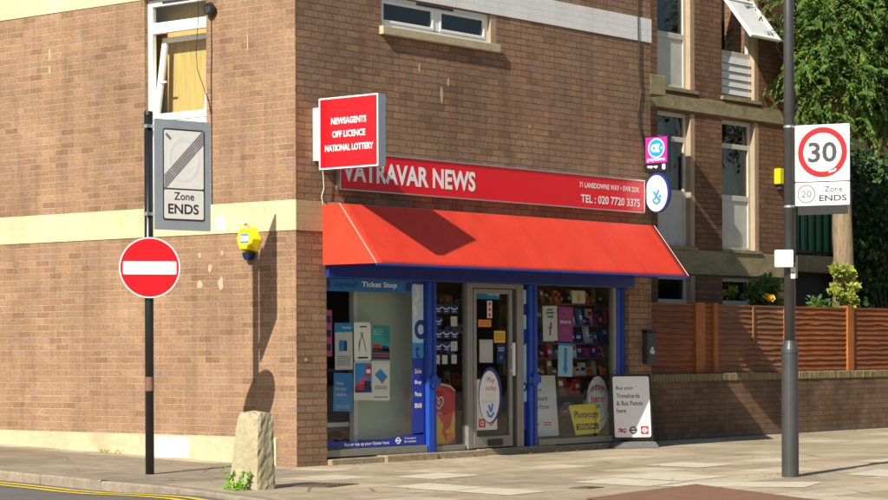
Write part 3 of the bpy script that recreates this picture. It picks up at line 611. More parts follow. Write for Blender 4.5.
fs_ = thing('fascia_sign', 'long red shop name sign with white letters above the awning', 'sign', (3.77, 0, 3.19))
FF = Face((.66, -.075, 3.195), (1, 0, 0), (0, 0, 1)); W_, H_ = 6.235, .445
b = MB(); b.box(.675, 6.88, -.074, -.012, 3.207, 3.628); build('panel', b, 'red_sign', fs_)
b = MB(); b.box(.66, 6.895, -.085, -.012, 3.190, 3.206); b.box(.66, 6.895, -.085, -.012, 3.629, 3.645); b.box(.66, .674, -.085, -.012, 3.206, 3.629); b.box(6.881, 6.895, -.085, -.012, 3.206, 3.629); build('frame', b, 'silver', fs_, bevel=.003)
text('VATRAVAR NEWS', FF, .05, 2.52, .10, .345, .003, 'letter', fs_, bold=.034)
text('71 LANSDOWNE WAY \u2022 SW8 2DX', FF, 4.72, 6.10, .275, .345, .003, 'letter', fs_, bold=.02)
text('TEL : 020 7720 3375', FF, 4.75, 6.12, .075, .185, .003, 'letter', fs_, bold=.02)

bx = thing('projecting_sign', 'red box sign with three lines of white lettering projecting from the brick corner', 'sign', (.34, -.5, 3.39))
b = MB(); b.box(.28, .405, -1.005, -.112, 3.392, 4.205); build('box', b, 'silver', bx, bevel=.006)
FB = Face((.278, -.112, 3.392), (0, -1, 0), (0, 0, 1))
b = MB(); FB.rect(b, .018, .875, .018, .795, -.001, .004); build('face_panel', b, 'red_sign', bx)
b = MB(); FB.rect(b, 0, .893, 0, .016, 0, .008); FB.rect(b, 0, .893, .797, .813, 0, .008); FB.rect(b, 0, .016, .016, .797, 0, .008); FB.rect(b, .877, .893, .016, .797, 0, .008); build('trim', b, 'letter', bx)
text('NEWSAGENTS', FB, .185, .715, .505, .580, .0045, 'letter', bx, bold=.03)
text('OFF LICENCE', FB, .20, .70, .355, .430, .0045, 'letter', bx, bold=.03)
text('NATIONAL LOTTERY', FB, .09, .82, .200, .275, .0045, 'letter', bx, bold=.03)
b = MB(); b.box(.285, .40, -.108, -.002, 3.50, 4.105); build('mounting_box', b, 'white_box', bx, bevel=.006)
b = MB(); b.tube([(.40, -.05, 3.39), (.43, -.04, 3.2), (.40, -.03, 3.1), (.42, -.03, 3.01)], .005, 6); build('cable', b, 'paper', bx)

# the two small projecting signs at the right end
pz = thing('top_up_sign', 'small pink and black top up sign with a blue disc projecting from the wall', 'sign', (6.97, -.23, 3.76))
b = MB(); b.box(6.955, 7.03, -.425, -.035, 3.755, 4.245); build('case', b, 'black', pz, bevel=.004)
FP = Face((6.953, -.035, 3.755), (0, -1, 0), (0, 0, 1))
b = MB(); FP.rect(b, .025, .372, .125, .475, -.001, .003); build('pink_panel', b, 'magenta', pz)
b = MB(); FP.disc(b, .20, .325, .135, .135, .003, .002); build('white_disc', b, 'letter', pz)
b = MB(); FP.disc(b, .20, .325, .118, .118, .005, .002); build('blue_disc', b, 'cyan', pz)
b = MB(); FP.ring(b, .165, .325, .022, .052, .007, .002, 24); FP.line(b, [(.205, .375), (.215, .325), (.245, .275)], .028, .007, .002); FP.line(b, [(.245, .375), (.225, .325), (.205, .275)], .028, .0085, .002); FP.disc(b, .285, .325, .014, .014, .007, .002, 12); build('emblem', b, 'letter', pz)
text('payzone', FP, .055, .342, .135, .188, .0035, 'letter', pz, bold=.015)
text('top-up', FP, .05, .22, .045, .095, .0015, 'letter', pz, bold=.03)
b = MB(); FP.rrect(b, .295, .345, .030, .105, .012, .0015, .002); build('emblem', b, 'letter', pz)
b = MB(); b.box(6.975, 7.01, -.035, -.002, 3.85, 3.90); build('bracket', b, 'dark_metal', pz); b = MB(); b.box(6.975, 7.01, -.035, -.002, 4.10, 4.15); build('bracket', b, 'dark_metal', pz)
lt = thing('oval_sign', 'white oval sign with blue rim and crossed fingers emblem projecting from the wall', 'sign', (6.98, -.24, 3.2))
FL = Face((6.96, -.235, 3.475), (0, -1, 0), (0, 0, 1))
b = MB(); FL.disc(b, 0, 0, .205, .275, -.05, .05, 48); build('case', b, 'navy', lt)
b = MB(); FL.disc(b, -.008, -.012, .180, .248, 0, .004, 48); build('face_panel', b, 'white', lt)
b = MB(); pts = [(-.06, -.09), (-.045, -.135), (0, -.155), (.045, -.13), (.055, -.09)]
FL.line(b, pts, .03, .005, .002); FL.line(b, [(-.05, .01), (-.01, -.04), (.035, -.10)], .034, .0062, .002); FL.line(b, [(.035, .03), (.005, -.03), (-.03, -.09)], .03, .0085, .002); FL.disc(b, .055, -.055, .024, .022, .005, .002, 16); build('emblem', b, 'sky', lt)
text('THE NATIONAL', FL, -.085, .085, .115, .138, .006, 'amber', lt, bold=.02); text('LOTTERY', FL, -.065, .065, .080, .105, .006, 'amber', lt, bold=.02)
b = MB(); b.box(6.965, 7.01, -.04, -.002, 3.38, 3.58); build('bracket', b, 'navy', lt)

# ---------------------------------------------------------------- things on the walls
al = thing('alarm_box', 'yellow hexagonal burglar alarm box on the sunlit side wall', 'alarm box', (-.07, .71, 2.37))
FA = Face((-.003, .70, 2.60), (0, -1, 0), (0, 0, 1))
b = MB(); hexa = [(-.165, .02), (-.10, .155), (.09, .155), (.165, .01), (.09, -.135), (-.10, -.135)]
base = [FA.p(a, c_, 0) for a, c_ in hexa]; topp = [FA.p(a*.80, c_*.80+.01, .115) for a, c_ in hexa]
b.add(base+topp, [tuple(range(5, -1, -1)), tuple(range(6, 12))]+[(i, (i+1) % 6, (i+1) % 6+6, i+6) for i in range(6)]); build('cover', b, 'yellow', al, bevel=.008)
b = MB(); FA.poly(b, [(-.075, -.137), (.075, -.137), (.06, -.19), (.03, -.225), (-.03, -.225), (-.06, -.19)], .01, .075); build('strobe_light', b, 'dark_strobe', al, bevel=.006)
b = MB(); FA.rect(b, -.065, .065, -.03, .075, .1155, .002); build('badge', b, 'sky', al)
b = MB(); FA.rect(b, -.065, .065, -.008, .052, .118, .002); build('badge_panel', b, 'letter', al)
text('ADT', FA, -.045, .045, 0.0, .044, .1205, 'sky', al, bold=.03)
b = MB(); b.tube([FA.p(-.02, .15, .02), FA.p(-.05, .20, .03), FA.p(-.1, .19, .015)], .008, 6); build('cable', b, 'brown', al)

lm = thing('wall_lamp', 'small round black lamp fitting high on the side wall', 'lamp', (-.05, 1.31, 5.27))
b = MB(); b.tube([(0, 1.315, 5.34), (-.05, 1.315, 5.335), (-.09, 1.315, 5.33)], [.045, .085, .07], 14); build('housing', b, 'black', lm, smooth=False)
b = MB(); b.tube([(-.09, 1.315, 5.33), (-.094, 1.315, 5.33)], .052, 14); build('lens', b, 'dark_metal', lm)
b = MB(); b.tube([(-.012, 1.335, 5.29), (-.012, 1.33, 4.8), (-.012, 1.34, 4.55), (-.012, 1.335, 3.05)], .0045, 5); build('cable', b, 'cable', lm)
b = MB(); pts = [(-.02, 1.56-.06*(1-k/10)**0.5+.02*math.sin(k), 5.6-.1*k) for k in range(5)]
pts = [(-.02, 1.53, 5.60), (-.02, 1.545, 5.2), (-.025, 1.57, 4.9), (-.03, 1.55, 4.65), (-.025, 1.46, 4.45), (-.018, 1.37, 4.25), (-.012, 1.345, 4.1)]
tag(build('hanging_cable', b.tube(pts, .0045, 5), 'cable'), 'thin dark cable looping across the side window', 'cable')
b = MB(); cpts = [(6.84, -.016, 6.58), (6.84, -.018, 5.9), (6.845, -.022, 5.55), (6.86, -.02, 5.2), (6.90, -.018, 4.9), (6.83, -.018, 4.6), (6.86, -.018, 4.4), (6.95, -.02, 4.15)]
tag(build('wall_cable', b.tube(cpts, .010, 6), 'cable'), 'black cable running down the front brick wall to the pink sign', 'cable')
ab = thing('cigarette_bin', 'narrow black wall mounted cigarette bin on the brick pier by the shop', 'bin', (7.05, -.06, 1.12))
b = MB(); b.box(6.93, 7.125, -.10, -.002, 1.13, 1.56); build('body', b, 'dark_metal', ab, bevel=.012)
b = MB(); b.prism([(6.92, -.115, 1.562), (6.92, -.002, 1.562), (6.92, -.002, 1.60), (6.92, -.09, 1.59)], (.215, 0, 0)); build('hood', b, 'black', ab, bevel=.004)
Fb = Face((7.0275, -.1005, 1.25), (1, 0, 0), (0, 0, 1))
b = MB(); Fb.disc(b, -.02, .05, .03, .03, 0, .003, 16); Fb.disc(b, .03, .04, .028, .028, 0, .003, 16); Fb.disc(b, .005, .085, .028, .028, 0, .003, 16); build('emblem', b, 'lt_grey', ab)

# ---------------------------------------------------------------- posters and stickers in the shop windows
GY = .121                                           # inner face of the glass
rcard = random.Random(12)
def card(name, label, cat, xa, xb, z0, z1, mat, y=GY, cyl=0, group=None):
    tilt = R(rcard.uniform(-2.2, 2.2)) if cat in ('poster', 'card', 'notice') else 0
    t = thing(name, label, cat, ((xa+xb)/2, y, z0), group); F = Face((xa, y, z0), (math.cos(tilt), 0, math.sin(tilt)), (-math.sin(tilt), 0, math.cos(tilt)))
    b = MB(); (F.rrect(b, 0, xb-xa, 0, z1-z0, cyl, -.003, .003) if cyl else F.rect(b, 0, xb-xa, 0, z1-z0, -.003, .003)); build('sheet', b, mat, t)
    F.w = xb-xa; F.h = z1-z0; return t, F
def prn(t, F, a0, a1, b0, b1, mat, nm='printed_block', c=.0005):
    b = MB(); F.rect(b, a0*F.w, a1*F.w, b0*F.h, b1*F.h, c-.0005, .001); return build(nm, b, mat, t)
def tx(t, F, s, a0, a1, b0, b1, mat, bold=.02, c=.0025): return text(s, F, a0*F.w, a1*F.w, b0*F.h, b1*F.h, c, mat, t, bold=bold)
def lines(t, F, a0, a1, b0, b1, n, mat, c=.001):
    b = MB()
    for i in range(n):
        zz = b1-(b1-b0)*(i+.2)/n; x = a0
        while x < a1:
            l = random.uniform(.04, .12); F.rect(b, x*F.w, min(a1, x+l)*F.w, (zz-(b1-b0)/n*.45)*F.h, zz*F.h, c, .0008); x += l+.03
    return build('small_print', b, mat, t)
# banner over the left window, outside face of the glass
t, F = card('window_banner', 'blue banner reading Ticket Stop across the top of the left shop window', 'banner', .605, 2.16, 2.02, 2.165, 'banner_blue', y=.103)
b = MB(); F.disc(b, .04, .09, .045, .045, .0, .0015, 24); build('emblem', b, 'navy', t); b = MB(); F.disc(b, 1.49, .075, .06, .06, 0, .0015, 24); build('emblem', b, 'navy', t)
tx(t, F, 'oyster', .10, .37, .22, .74, 'navy', .01); tx(t, F, 'Ticket Stop', .41, .82, .28, .84, 'letter', .02)
t, F = card('tall_window_sticker', 'tall blue and white strip sticker down the right edge of the left window', 'sticker', 2.165, 2.375, .30, 2.165, 'royal', y=.103)
prn(t, F, 0, 1, .60, .98, 'pale_blue'); prn(t, F, 0, 1, .50, .60, 'sky')
b = MB(); F.ring(b, .16, 1.28, .06, .12, .001, .001, 30); build('emblem', b, 'navy', t)
b = MB(); F.ring(b, .02, 1.72, .07, .12, .001, .001, 20, -80, 80); F.ring(b, .0, 1.50, .04, .09, .001, .001, 20, -70, 90); build('emblem', b, 'paper', t)
tx(t, F, 't', .28, .62, .50, .585, 'navy', .03)
for i, s in enumerate(('Sale', 'Buy', 'Phone', 'Bill')): tx(t, F, s, .2, .8, .40-.075*i, .43-.075*i, 'letter', .02)
# banner along the foot of the left window: it sags in the middle
t = thing('window_banner', 'dark blue strip banner along the foot of the left shop window', 'banner', (1.5, .10, .17))
F = Face((.605, .103, .17), (1, 0, 0), (0, 0, 1)); b = MB(); n = 24
def bot(u): return .055*(1-u)*0.8-.03*math.sin(u*math.pi)*(1-u)-.0*u+.045*u*u*.2
def topb(u): return .105-.05*math.sin(min(1, u*1.15)*math.pi)*.7+.05*u*u
for i in range(n):
    u0, u1 = i/n, (i+1)/n; F.poly(b, [(1.79*u0, bot(u0)), (1.79*u1, bot(u1)), (1.79*u1, topb(u1)), (1.79*u0, topb(u0))], -.003, .003)
build('sheet', b, 'royal', t)
text('Buy or top up your Oyster here', F, .32, 1.12, .025, .072, .0025, 'letter', t, bold=.015)
b = MB(); F.ring(b, 1.29, .07, .028, .042, .001, .0015, 24); F.rect(b, 1.235, 1.345, .061, .079, .001, .002); build('emblem', b, 'letter', t)
text('Transport', F, 1.40, 1.62, .078, .105, .0025, 'letter', t, bold=.015); text('for London', F, 1.40, 1.62, .042, .070, .0025, 'letter', t, bold=.015)
# posters of the left window
t, F = card('poster', 'narrow pink poster with three dark pictures at the left window edge', 'poster', .57, .735, 1.26, 1.80, 'pink')
for i in range(3): prn(t, F, .2, .9, .12+.3*i, .27+.3*i, 'navy')
t, F = card('poster', 'white poster with a blue header and small blue square in the left window', 'poster', .79, 1.10, 1.10, 1.65, 'paper')
prn(t, F, 0, 1, .80, 1, 'cyan'); prn(t, F, .22, .52, .40, .63, 'sky'); prn(t, F, .52, .68, .40, .62, 'navy'); tx(t, F, 'Travel free', .4, .92, .87, .93, 'letter'); lines(t, F, .12, .85, .08, .30, 5, 'ring_grey')
t, F = card('poster', 'white round cornered poster with a line drawing in the left window', 'poster', 1.13, 1.425, 1.20, 1.66, 'face_grey', cyl=.03)
b = MB(); F.line(b, [(.08, .12), (.10, .25), (.14, .30), (.17, .24), (.20, .12)], .008, .001, .001); F.line(b, [(.10, .25), (.07, .18)], .008, .0025, .001); F.ring(b, .135, .32, .01, .02, .001, .001, 14); F.rect(b, .10, .22, .40, .415, .001, .001); F.rect(b, .06, .235, .03, .05, .001, .001); build('printed_block', b, 'dark', t)
t, F = card('poster', 'teal poster with a dark street picture in the left window', 'poster', 1.44, 1.76, 1.225, 1.63, 'teal'); prn(t, F, 0, 1, 0, .32, 'dark'); prn(t, F, .05, .5, .30, .45, 'red_print'); prn(t, F, .55, .95, .25, .40, 'navy'); lines(t, F, .08, .6, .7, .9, 3, 'pale_blue'); lines(t, F, .05, .95, .05, .2, 2, 'pink', .0016)
t, F = card('poster', 'plain blue poster with white lettering in the left window', 'poster', .75, 1.08, .62, 1.07, 'sky')
tx(t, F, 'News', .12, .52, .68, .79, 'letter', .0); tx(t, F, 'for your', .12, .68, .53, .63, 'letter', 0); tx(t, F, 'readers.', .12, .72, .40, .49, 'letter', 0); lines(t, F, .15, .85, .06, .17, 2, 'pale_blue')
t, F = card('poster', 'poster of a red and blue street scene with a white foot in the left window', 'poster', 1.12, 1.44, .74, 1.195, 'paper'); prn(t, F, .03, .97, .20, .97, 'sky'); prn(t, F, .03, .97, .20, .34, 'navy', c=.001); prn(t, F, .62, .95, .62, .9, 'red_print', c=.001); prn(t, F, .1, .55, .27, .42, 'red_print', c=.0015); prn(t, F, .3, .7, .40, .6, 'pink', c=.001); prn(t, F, .68, .9, .7, .8, 'letter', c=.0016); prn(t, F, .55, .9, .30, .5, 'dark', c=.0015)
t, F = card('poster', 'white poster with a tilted dark blue card in the left window', 'poster', 1.44, 1.76, .73, 1.205, 'paper')
b = MB(); F.poly(b, [(.04, .31), (.16, .22), (.27, .29), (.15, .38)], .001, .001); build('printed_block', b, 'sky', t); b = MB(); F.poly(b, [(.16, .22), (.175, .20), (.285, .30), (.27, .29)], .001, .0012); build('printed_block', b, 'red_print', t); lines(t, F, .15, .85, .28, .38, 3, 'ring_grey'); prn(t, F, 0, 1, .93, 1, 'lt_grey'); lines(t, F, .1, .9, .05, .12, 1, 'ring_grey')
# frosted board and upright behind the left window
t = thing('display_board', 'pale green frosted board standing behind the left window posters', 'display board', (1.9, .4, .09))
b = MB(); b.box(1.46, 2.62, .40, .42, .25, 2.14); build('board', b, 'green_grey', t); b = MB(); b.box(1.385, 1.458, .36, .43, .09, 2.14); build('upright', b, 'white_box', t); b = MB(); b.box(.8, 1.384, .44, .46, .42, .47); build('rail', b, 'upvc', t)
tag(build('display_cabinet', MB().box(.62, 1.36, .75, 1.2, .09, 1.7), 'room'), 'dark cabinet in the gloom behind the left window', 'cabinet')
# rows of price cards in the narrow window
k = 0
for r_ in range(4):
    for c_ in range(3):
        xx = 2.62+c_*.155; zz = 1.78-r_*.155
        if (r_, c_) in ((1, 1),): continue
        if (r_, c_) in ((1, 2), (3, 2)):
            t, F = card('price_card', ['white paper card at the right end of the second row of window cards', 'tilted white paper card at the right end of the fourth card row'][r_ == 3], 'card', xx, xx+.125, zz, zz+.12, 'paper'); lines(t, F, .15, .85, .2, .8, 3, 'lt_grey'); continue
        t, F = card('price_card', 'small dark blue card with a white swoosh in the narrow window', 'card', xx, xx+.135, zz, zz+.115, 'navy', group='blue cards in rows in the narrow window')
        b = MB(); F.ring(b, .067, .15, .09, .105, .001, .001, 12, 225, 315); F.rect(b, .03, .105, .02, .03, .001, .001); build('swoosh', b, 'letter', t)
for i, (xx, zz, lb) in enumerate(((2.61, 1.16, 'white paper slip at the left end of the lowest card row'), (2.76, 1.155, 'white paper slip in the middle of the lowest card row'), (2.94, 1.16, 'tilted white paper slip at the right end of the lowest card row'))):
    t, F = card('price_card', lb, 'card', xx, xx+.10, zz, zz+.11, 'paper'); lines(t, F, .15, .8, .2, .75, 2, 'lt_grey')
# ice cream chest behind the narrow window
t = thing('ice_cream_freezer', 'red and yellow ice cream freezer with a white heart behind the narrow window', 'freezer', (2.85, .3, .09))
b = MB(); b.prism([(2.60, .16, .16), (3.055, .16, .16), (3.055, .16, .80), (2.95, .16, .86), (2.60, .16, .92)], (0, .6, 0)); build('cabinet', b, 'red_print', t)
F = Face((2.60, .159, .16), (1, 0, 0), (0, 0, 1))
b = MB(); F.poly(b, [(0, 0), (.27, 0), (.25, .08), (.19, .14), (.22, .24), (.12, .36), (.08, .40), (0, .42)], 0, .001); F.poly(b, [(.25, .16), (.43, .06), (.45, .30), (.42, .42), (.36, .22)], 0, .001); build('flame_print', b, 'amber', t)
b = MB(); F.poly(b, [(.24, 0), (.45, 0), (.45, .12), (.33, .16)], 0, .0015); build('flame_print', b, 'orange', t)
b = MB(); F.poly(b, [(.31, 0), (.45, 0), (.45, .09)], 0, .002); build('flame_print', b, 'purple', t)
b = MB()
for sg in (-1, 1):
    F.ring(b, .13+sg*.045, .545, .034, .05, .002, .0015, 20, 0 if sg > 0 else -0, 180); F.line(b, [(.13+sg*.088, .545), (.13+sg*.07, .50), (.13, .44)], .016, .002, .0015)
F.line(b, [(.13-.0, .50), (.13+.03, .54)], .012, .0026, .0015); F.line(b, [(.13, .50), (.13-.03, .54)], .012, .003, .0015); build('emblem', b, 'letter', t)
text('WALL\u2019S', F, .07, .19, .375, .405, .003, 'letter', t, bold=.02)
b = MB(); b.prism([(2.60, .158, .95), (2.60, .158, .925), (2.95, .158, .865), (3.055, .158, .805), (3.055, .158, .83), (2.96, .158, .89)], (0, .6, 0)); build('lid', b, 'lt_grey', t)
# door stickers (on the door glass)
DY = .076
t, F = card('door_sticker', 'blue rectangular sticker at the top of the shop door glass', 'sticker', 3.385, 3.86, 1.97, 2.085, 'cyan', y=DY); tx(t, F, 'Ticket Stop', .42, .96, .3, .72, 'pale_blue')
t, F = card('door_sticker', 'small tall white sticker with red dots on the shop door', 'sticker', 3.60, 3.70, 1.73, 1.95, 'paper', y=DY)
b = MB(); [F.disc(b, .05, .04+.07*i, .025, .025, .001, .001, 14) for i in range(3)]; build('red_dots', b, 'red_print', t)
t, F = card('door_sticker', 'orange strip sticker on the shop door glass', 'sticker', 3.42, 3.68, 1.62, 1.71, 'orange', y=DY); lines(t, F, .1, .9, .2, .8, 2, 'brown')
t, F = card('door_sticker', 'yellow notice with small print on the shop door glass', 'sticker', 3.74, 3.97, 1.42, 1.57, 'amber', y=DY); lines(t, F, .08, .92, .15, .85, 4, 'brown')
t, F = card('door_notice', 'white paper notice taped to the shop door glass', 'notice', 3.44, 3.71, 1.17, 1.46, 'paper', y=DY); lines(t, F, .12, .88, .2, .85, 6, 'lt_grey')
t, F = card('door_sticker', 'dark blue sticker with a green dot beside the door notice', 'sticker', 3.80, 3.97, 1.16, 1.40, 'navy', y=DY); b = MB(); F.disc(b, .08, .07, .03, .03, .001, .001, 14); build('green_dot', b, 'green', t); lines(t, F, .15, .85, .6, .85, 2, 'pale_blue')
t, F = card('door_sticker', 'white sheet with small red and white emblems low on the shop door', 'sticker', 3.385, 3.80, .32, .96, 'face_grey', y=DY+.004); prn(t, F, .1, .42, .05, .22, 'red_print'); b = MB(); F.ring(b, .107, .085, .02, .034, .002, .001, 18); build('emblem', b, 'letter', t); b = MB(); F.ring(b, .29, .085, .024, .038, .001, .001, 18); F.rect(b, .235, .345, .078, .094, .001, .0015); build('emblem', b, 'red_print', t)
t = thing('oval_sticker', 'large white oval sticker with blue rim and red lettering on the shop door', 'sticker', (3.65, DY, .41)); F = Face((3.64, DY-.002, .755), (1, 0, 0), (0, 0, 1)); F.w = F.h = 1
b = MB(); F.disc(b, .015, .0, .235, .355, -.002, .002, 44); build('rim', b, 'navy', t); b = MB(); F.disc(b, -.005, -.015, .205, .325, 0, .001, 44); build('sheet', b, 'white', t)
text('Play', F, -.06, .11, .14, .23, .0025, 'red_print', t, bold=.0, shear=.1); text('today', F, -.09, .13, .045, .125, .0025, 'red_print', t, bold=.0, shear=.1); text('LOTTO', F, -.08, .10, -.02, .02, .0025, 'lt_grey', t); text('EUROMILLIONS', F, -.15, .12, -.09, -.055, .0025, 'lt_grey', t)
b = MB(); F.line(b, [(-.05, -.20), (-.02, -.26), (.04, -.27), (.08, -.22)], .03, .001, .001); F.line(b, [(-.02, -.13), (.02, -.20)], .035, .0022, .001); F.line(b, [(.06, -.11), (.03, -.20)], .03, .0028, .0015); build('emblem', b, 'sky', t)
# strip sticker beside the second post
t, F = card('strip_sticker', 'narrow pale blue strip sticker between the door frame and second blue post', 'sticker', 4.345, 4.45, .30, 2.10, 'pale_blue', y=.103)
b = MB(); F.ring(b, .05, .55, .03, .06, .001, .001, 20); F.ring(b, .05, 1.15, .03, .06, .001, .001, 20); build('emblem', b, 'navy', t); prn(t, F, 0, 1, .0, .2, 'royal'); prn(t, F, 0, 1, .62, .72, 'royal'); prn(t, F, 0, 1, .82, .9, 'navy')
# right window
t, F = card('poster', 'white poster with dark lettering and a red figure in the right window', 'poster', 4.84, 5.155, 1.44, 1.90, 'paper', y=.125)
tx(t, F, 'play', .3, .75, .85, .93, 'dark', .03); tx(t, F, 'your', .2, .82, .74, .83, 'dark', .03); tx(t, F, 'way', .3, .75, .63, .72, 'dark', .03); b = MB(); F.line(b, [(.15, .08), (.16, .16), (.18, .24)], .035, .001, .001); F.line(b, [(.12, .17), (.20, .18)], .02, .002, .001); build('printed_figure', b, 'purple', t)
t, F = card('poster', 'plum poster headed This lucky store in the right window', 'poster', 5.16, 5.49, 1.44, 1.90, 'purple', y=.125); tx(t, F, 'This', .15, .8, .80, .93, 'pink', .02); tx(t, F, 'lucky', .12, .85, .66, .78, 'pink', .02); tx(t, F, 'store', .12, .85, .52, .62, 'letter', .02); lines(t, F, .25, .8, .2, .42, 3, 'pink')
t, F = card('poster', 'light blue poster with a blue arrow in the right window', 'poster', 5.16, 5.48, .98, 1.42, 'pale_blue', y=.125); b = MB(); F.rect(b, .13, .19, .10, .38, .001, .001); F.poly(b, [(.10, .12), (.16, .03), (.22, .12)], .001, .0012); build('arrow', b, 'sky', t); prn(t, F, 0, 1, .92, 1, 'sky')
t, F = card('photocopy_sign', 'bright yellow Photocopy sign at the foot of the right window', 'sign', 5.40, 6.13, .19, .60, 'yellow', y=.128)
bpy.data.objects.remove([o for o in t.children][0]); b = MB(); F.poly(b, [(.16, 0), (.70, .02), (.73, .42), (0, .40)], -.003, .003); build('sheet', b, 'yellow', t)
text('Photocopy', F, .12, .68, .20, .32, .001, 'dark', t, bold=.03); b = MB(); F.rect(b, .17, .68, .07, .15, 0, .001); build('printed_block', b, 'dark', t); text('DIGITAL', F, .22, .63, .085, .135, .0025, 'yellow', t, bold=.02); b = MB(); F.rect(b, .62, .72, .35, .40, 0, .001); build('printed_block', b, 'sky', t)
t = thing('play_here_sign', 'grey oval sign with red play here lettering behind the yellow sign', 'sign', (6.13, .17, .2)); F = Face((6.12, .17, .60), (1, 0, 0), (0, 0, 1)); F.w = F.h = 1
b = MB(); F.disc(b, 0, 0, .25, .37, -.01, .01, 40); build('board', b, 'lt_grey', t); b = MB(); F.ring(b, 0, 0, .235, .252, .0, .002, 40); build('edge', b, 'ring_grey', t)
text('play', F, -.14, .15, .15, .26, .002, 'red_print', t, bold=.02); text('here!', F, -.15, .17, .02, .12, .002, 'red_print', t, bold=.02)
t = thing('leaning_board', 'white board with red emblems leaning inside the right window', 'board', (5.0, .3, .165)); F = Face((4.70, .26, .19), (1, 0, 0), (0, .08, 1)); F.w = F.h = 1
b = MB(); F.rect(b, 0, .66, 0, .80, -.01, .01); build('sheet', b, 'white', t); b = MB(); F.ring(b, .16, .16, .03, .05, 0, .002, 20); F.rect(b, .08, .24, .15, .17, 0, .002); F.rect(b, .34, .50, .14, .155, 0, .002); F.rect(b, .34, .50, .17, .185, 0, .002); build('emblem', b, 'red_print', t)
text('Buy your', F, .07, .35, .58, .64, .002, 'dark', t); text('Travelcards', F, .07, .46, .47, .53, .002, 'dark', t); text('& Bus Passes', F, .07, .48, .36, .42, .002, 'dark', t)
# shelves of goods inside the right window
rr = random.Random(3)
def goods_shelf(xa, xb, ya, heights, label, where):
    sh = thing('shop_shelf', label, 'shelf', ((xa+xb)/2, ya+.2, .085))
    b = MB(); b.box(xa, xb, ya+.34, ya+.37, .09, 2.35); build('back_board', b, 'brown', sh)
    for z in heights:
        b = MB(); b.box(xa, xb, ya, ya+.339, z-.02, z); build('shelf_board', b, 'wood_dark', sh)
    for zi, z in enumerate(heights):
        x = xa+.03; lv = 0 if z < 1.2 else 1 if z < 1.9 else 2
        cs = (['brown', 'red_print', 'orange', 'paper', 'teal', 'pale_blue', 'dark', 'pink', 'paper', 'amber'], ['royal', 'navy', 'sky', 'royal', 'purple', 'paper', 'pale_blue', 'red_print'], ['brown', 'brown', 'dark', 'amber', 'paper', 'orange'])[lv]
        while x < xb-.12:
            wd_ = rr.uniform(.05, .13); hh = rr.uniform(.09, .23); d_ = rr.uniform(.0, .10); ln = rr.uniform(-.015, .015); mt_ = rr.choice(cs)
            lab = ['small packet on the low shelves', 'blue or white packet on the middle shelves', 'card packet on the top shelf'][lv]+' '+where
            t = thing('goods_packet', lab, 'packet', (x+wd_/2, ya+.04+d_, z), ['low', 'middle', 'top'][lv]+' shelf packets '+where)
            b = MB(); b.prism([(x, ya+.02+d_, z), (x+wd_, ya+.02+d_, z), (x+wd_+ln, ya+.05+d_, z+hh), (x+ln, ya+.05+d_, z+hh)], (0, .05, 0)); build('pack', b, mt_, t)
            b = MB(); q = rr.uniform(.25, .6); F = Face((x, ya+.02+d_, z), (1, 0, 0), (ln, .03, hh)); F.rect(b, wd_*.12, wd_*.85, hh*q, hh*(q+.28), .0005, .001); build('printed_block', b, rr.choice(['paper', 'amber', 'navy', 'red_print', 'letter']), t)
            x += wd_+rr.uniform(.005, .035)
goods_shelf(4.75, 6.88, .42, (.45, .72, .98, 1.22, 1.42, 1.66, 1.95), 'dark shelf unit of goods inside the right window', 'behind the right window')
goods_shelf(3.75, 5.4, 1.5, (.5, .85, 1.2, 1.55, 1.92), 'dark shelf unit of goods deeper inside seen through the door', 'seen through the door glass')
t, F = card('framed_picture', 'small bright picture of a yellow head high in the right window', 'picture', 5.72, 6.02, 1.95, 2.12, 'paper', y=.3); b = MB(); F.disc(b, .15, .08, .045, .06, .001, .001, 18); build('printed_figure', b, 'amber', t)
sh2 = thing('shop_counter', 'dark counter deep inside the shop behind the door', 'counter', (3.6, 3, .085)); b = MB(); b.box(2.7, 4.4, 2.4, 2.8, .09, 1.05); build('body', b, 'wood_dark', sh2); b = MB(); b.box(2.65, 4.45, 2.35, 2.85, 1.051, 1.09); build('worktop', b, 'paper', sh2)

# ---------------------------------------------------------------- A-board by the pier
abd = thing('pavement_sign', 'white board on a black frame standing on the pavement by the brick pier', 'sign', (6.38, -.25, 0))
ux = Vector((.80, -.60, 0)).normalized(); FS = Face(Vector((6.40, -.22, .02))-ux*.29, ux, Vector((-ux.y*.04*-1, ux.x*.04, 1)))
b = MB()
for q in ((0, .03, 0, .98), (.55, .58, 0, .98), (.03, .55, .95, .98), (.03, .55, .09, .12)): FS.rect(b, *q, -.03, .03)
build('frame', b, 'black', abd, bevel=.004)
b = MB(); FS.rrect(b, .033, .547, .125, .945, .03, -.012, .014); build('board', b, 'white', abd)
for i, (s, w_) in enumerate((('Buy your', .24), ('Travelcards', .33), ('& Bus Passes', .37), ('here', .13))): text(s, FS, .075, .075+w_, .755-i*.10, .815-i*.10, .0035, 'dark', abd, bold=.01)
b = MB(); FS.rect(b, .08, .20, .195, .21, .002, .002); FS.rect(b, .08, .20, .225, .24, .002, .002); FS.line(b, [(.10, .25), (.14, .218), (.12, .218), (.18, .185)], .014, .002, .0025); FS.rrect(b, .40, .51, .165, .275, .01, .002, .002); build('emblem', b, 'red_print', abd)
b = MB(); FS.ring(b, .295, .22, .035, .052, .002, .002, 24); FS.rect(b, .235, .355, .212, .228, .002, .0025); build('emblem', b, 'dark', abd)
b = MB(); FS.ring(b, .455, .22, .022, .034, .0042, .002, 20); FS.rect(b, .415, .495, .214, .226, .0042, .0025); build('emblem', b, 'letter', abd)
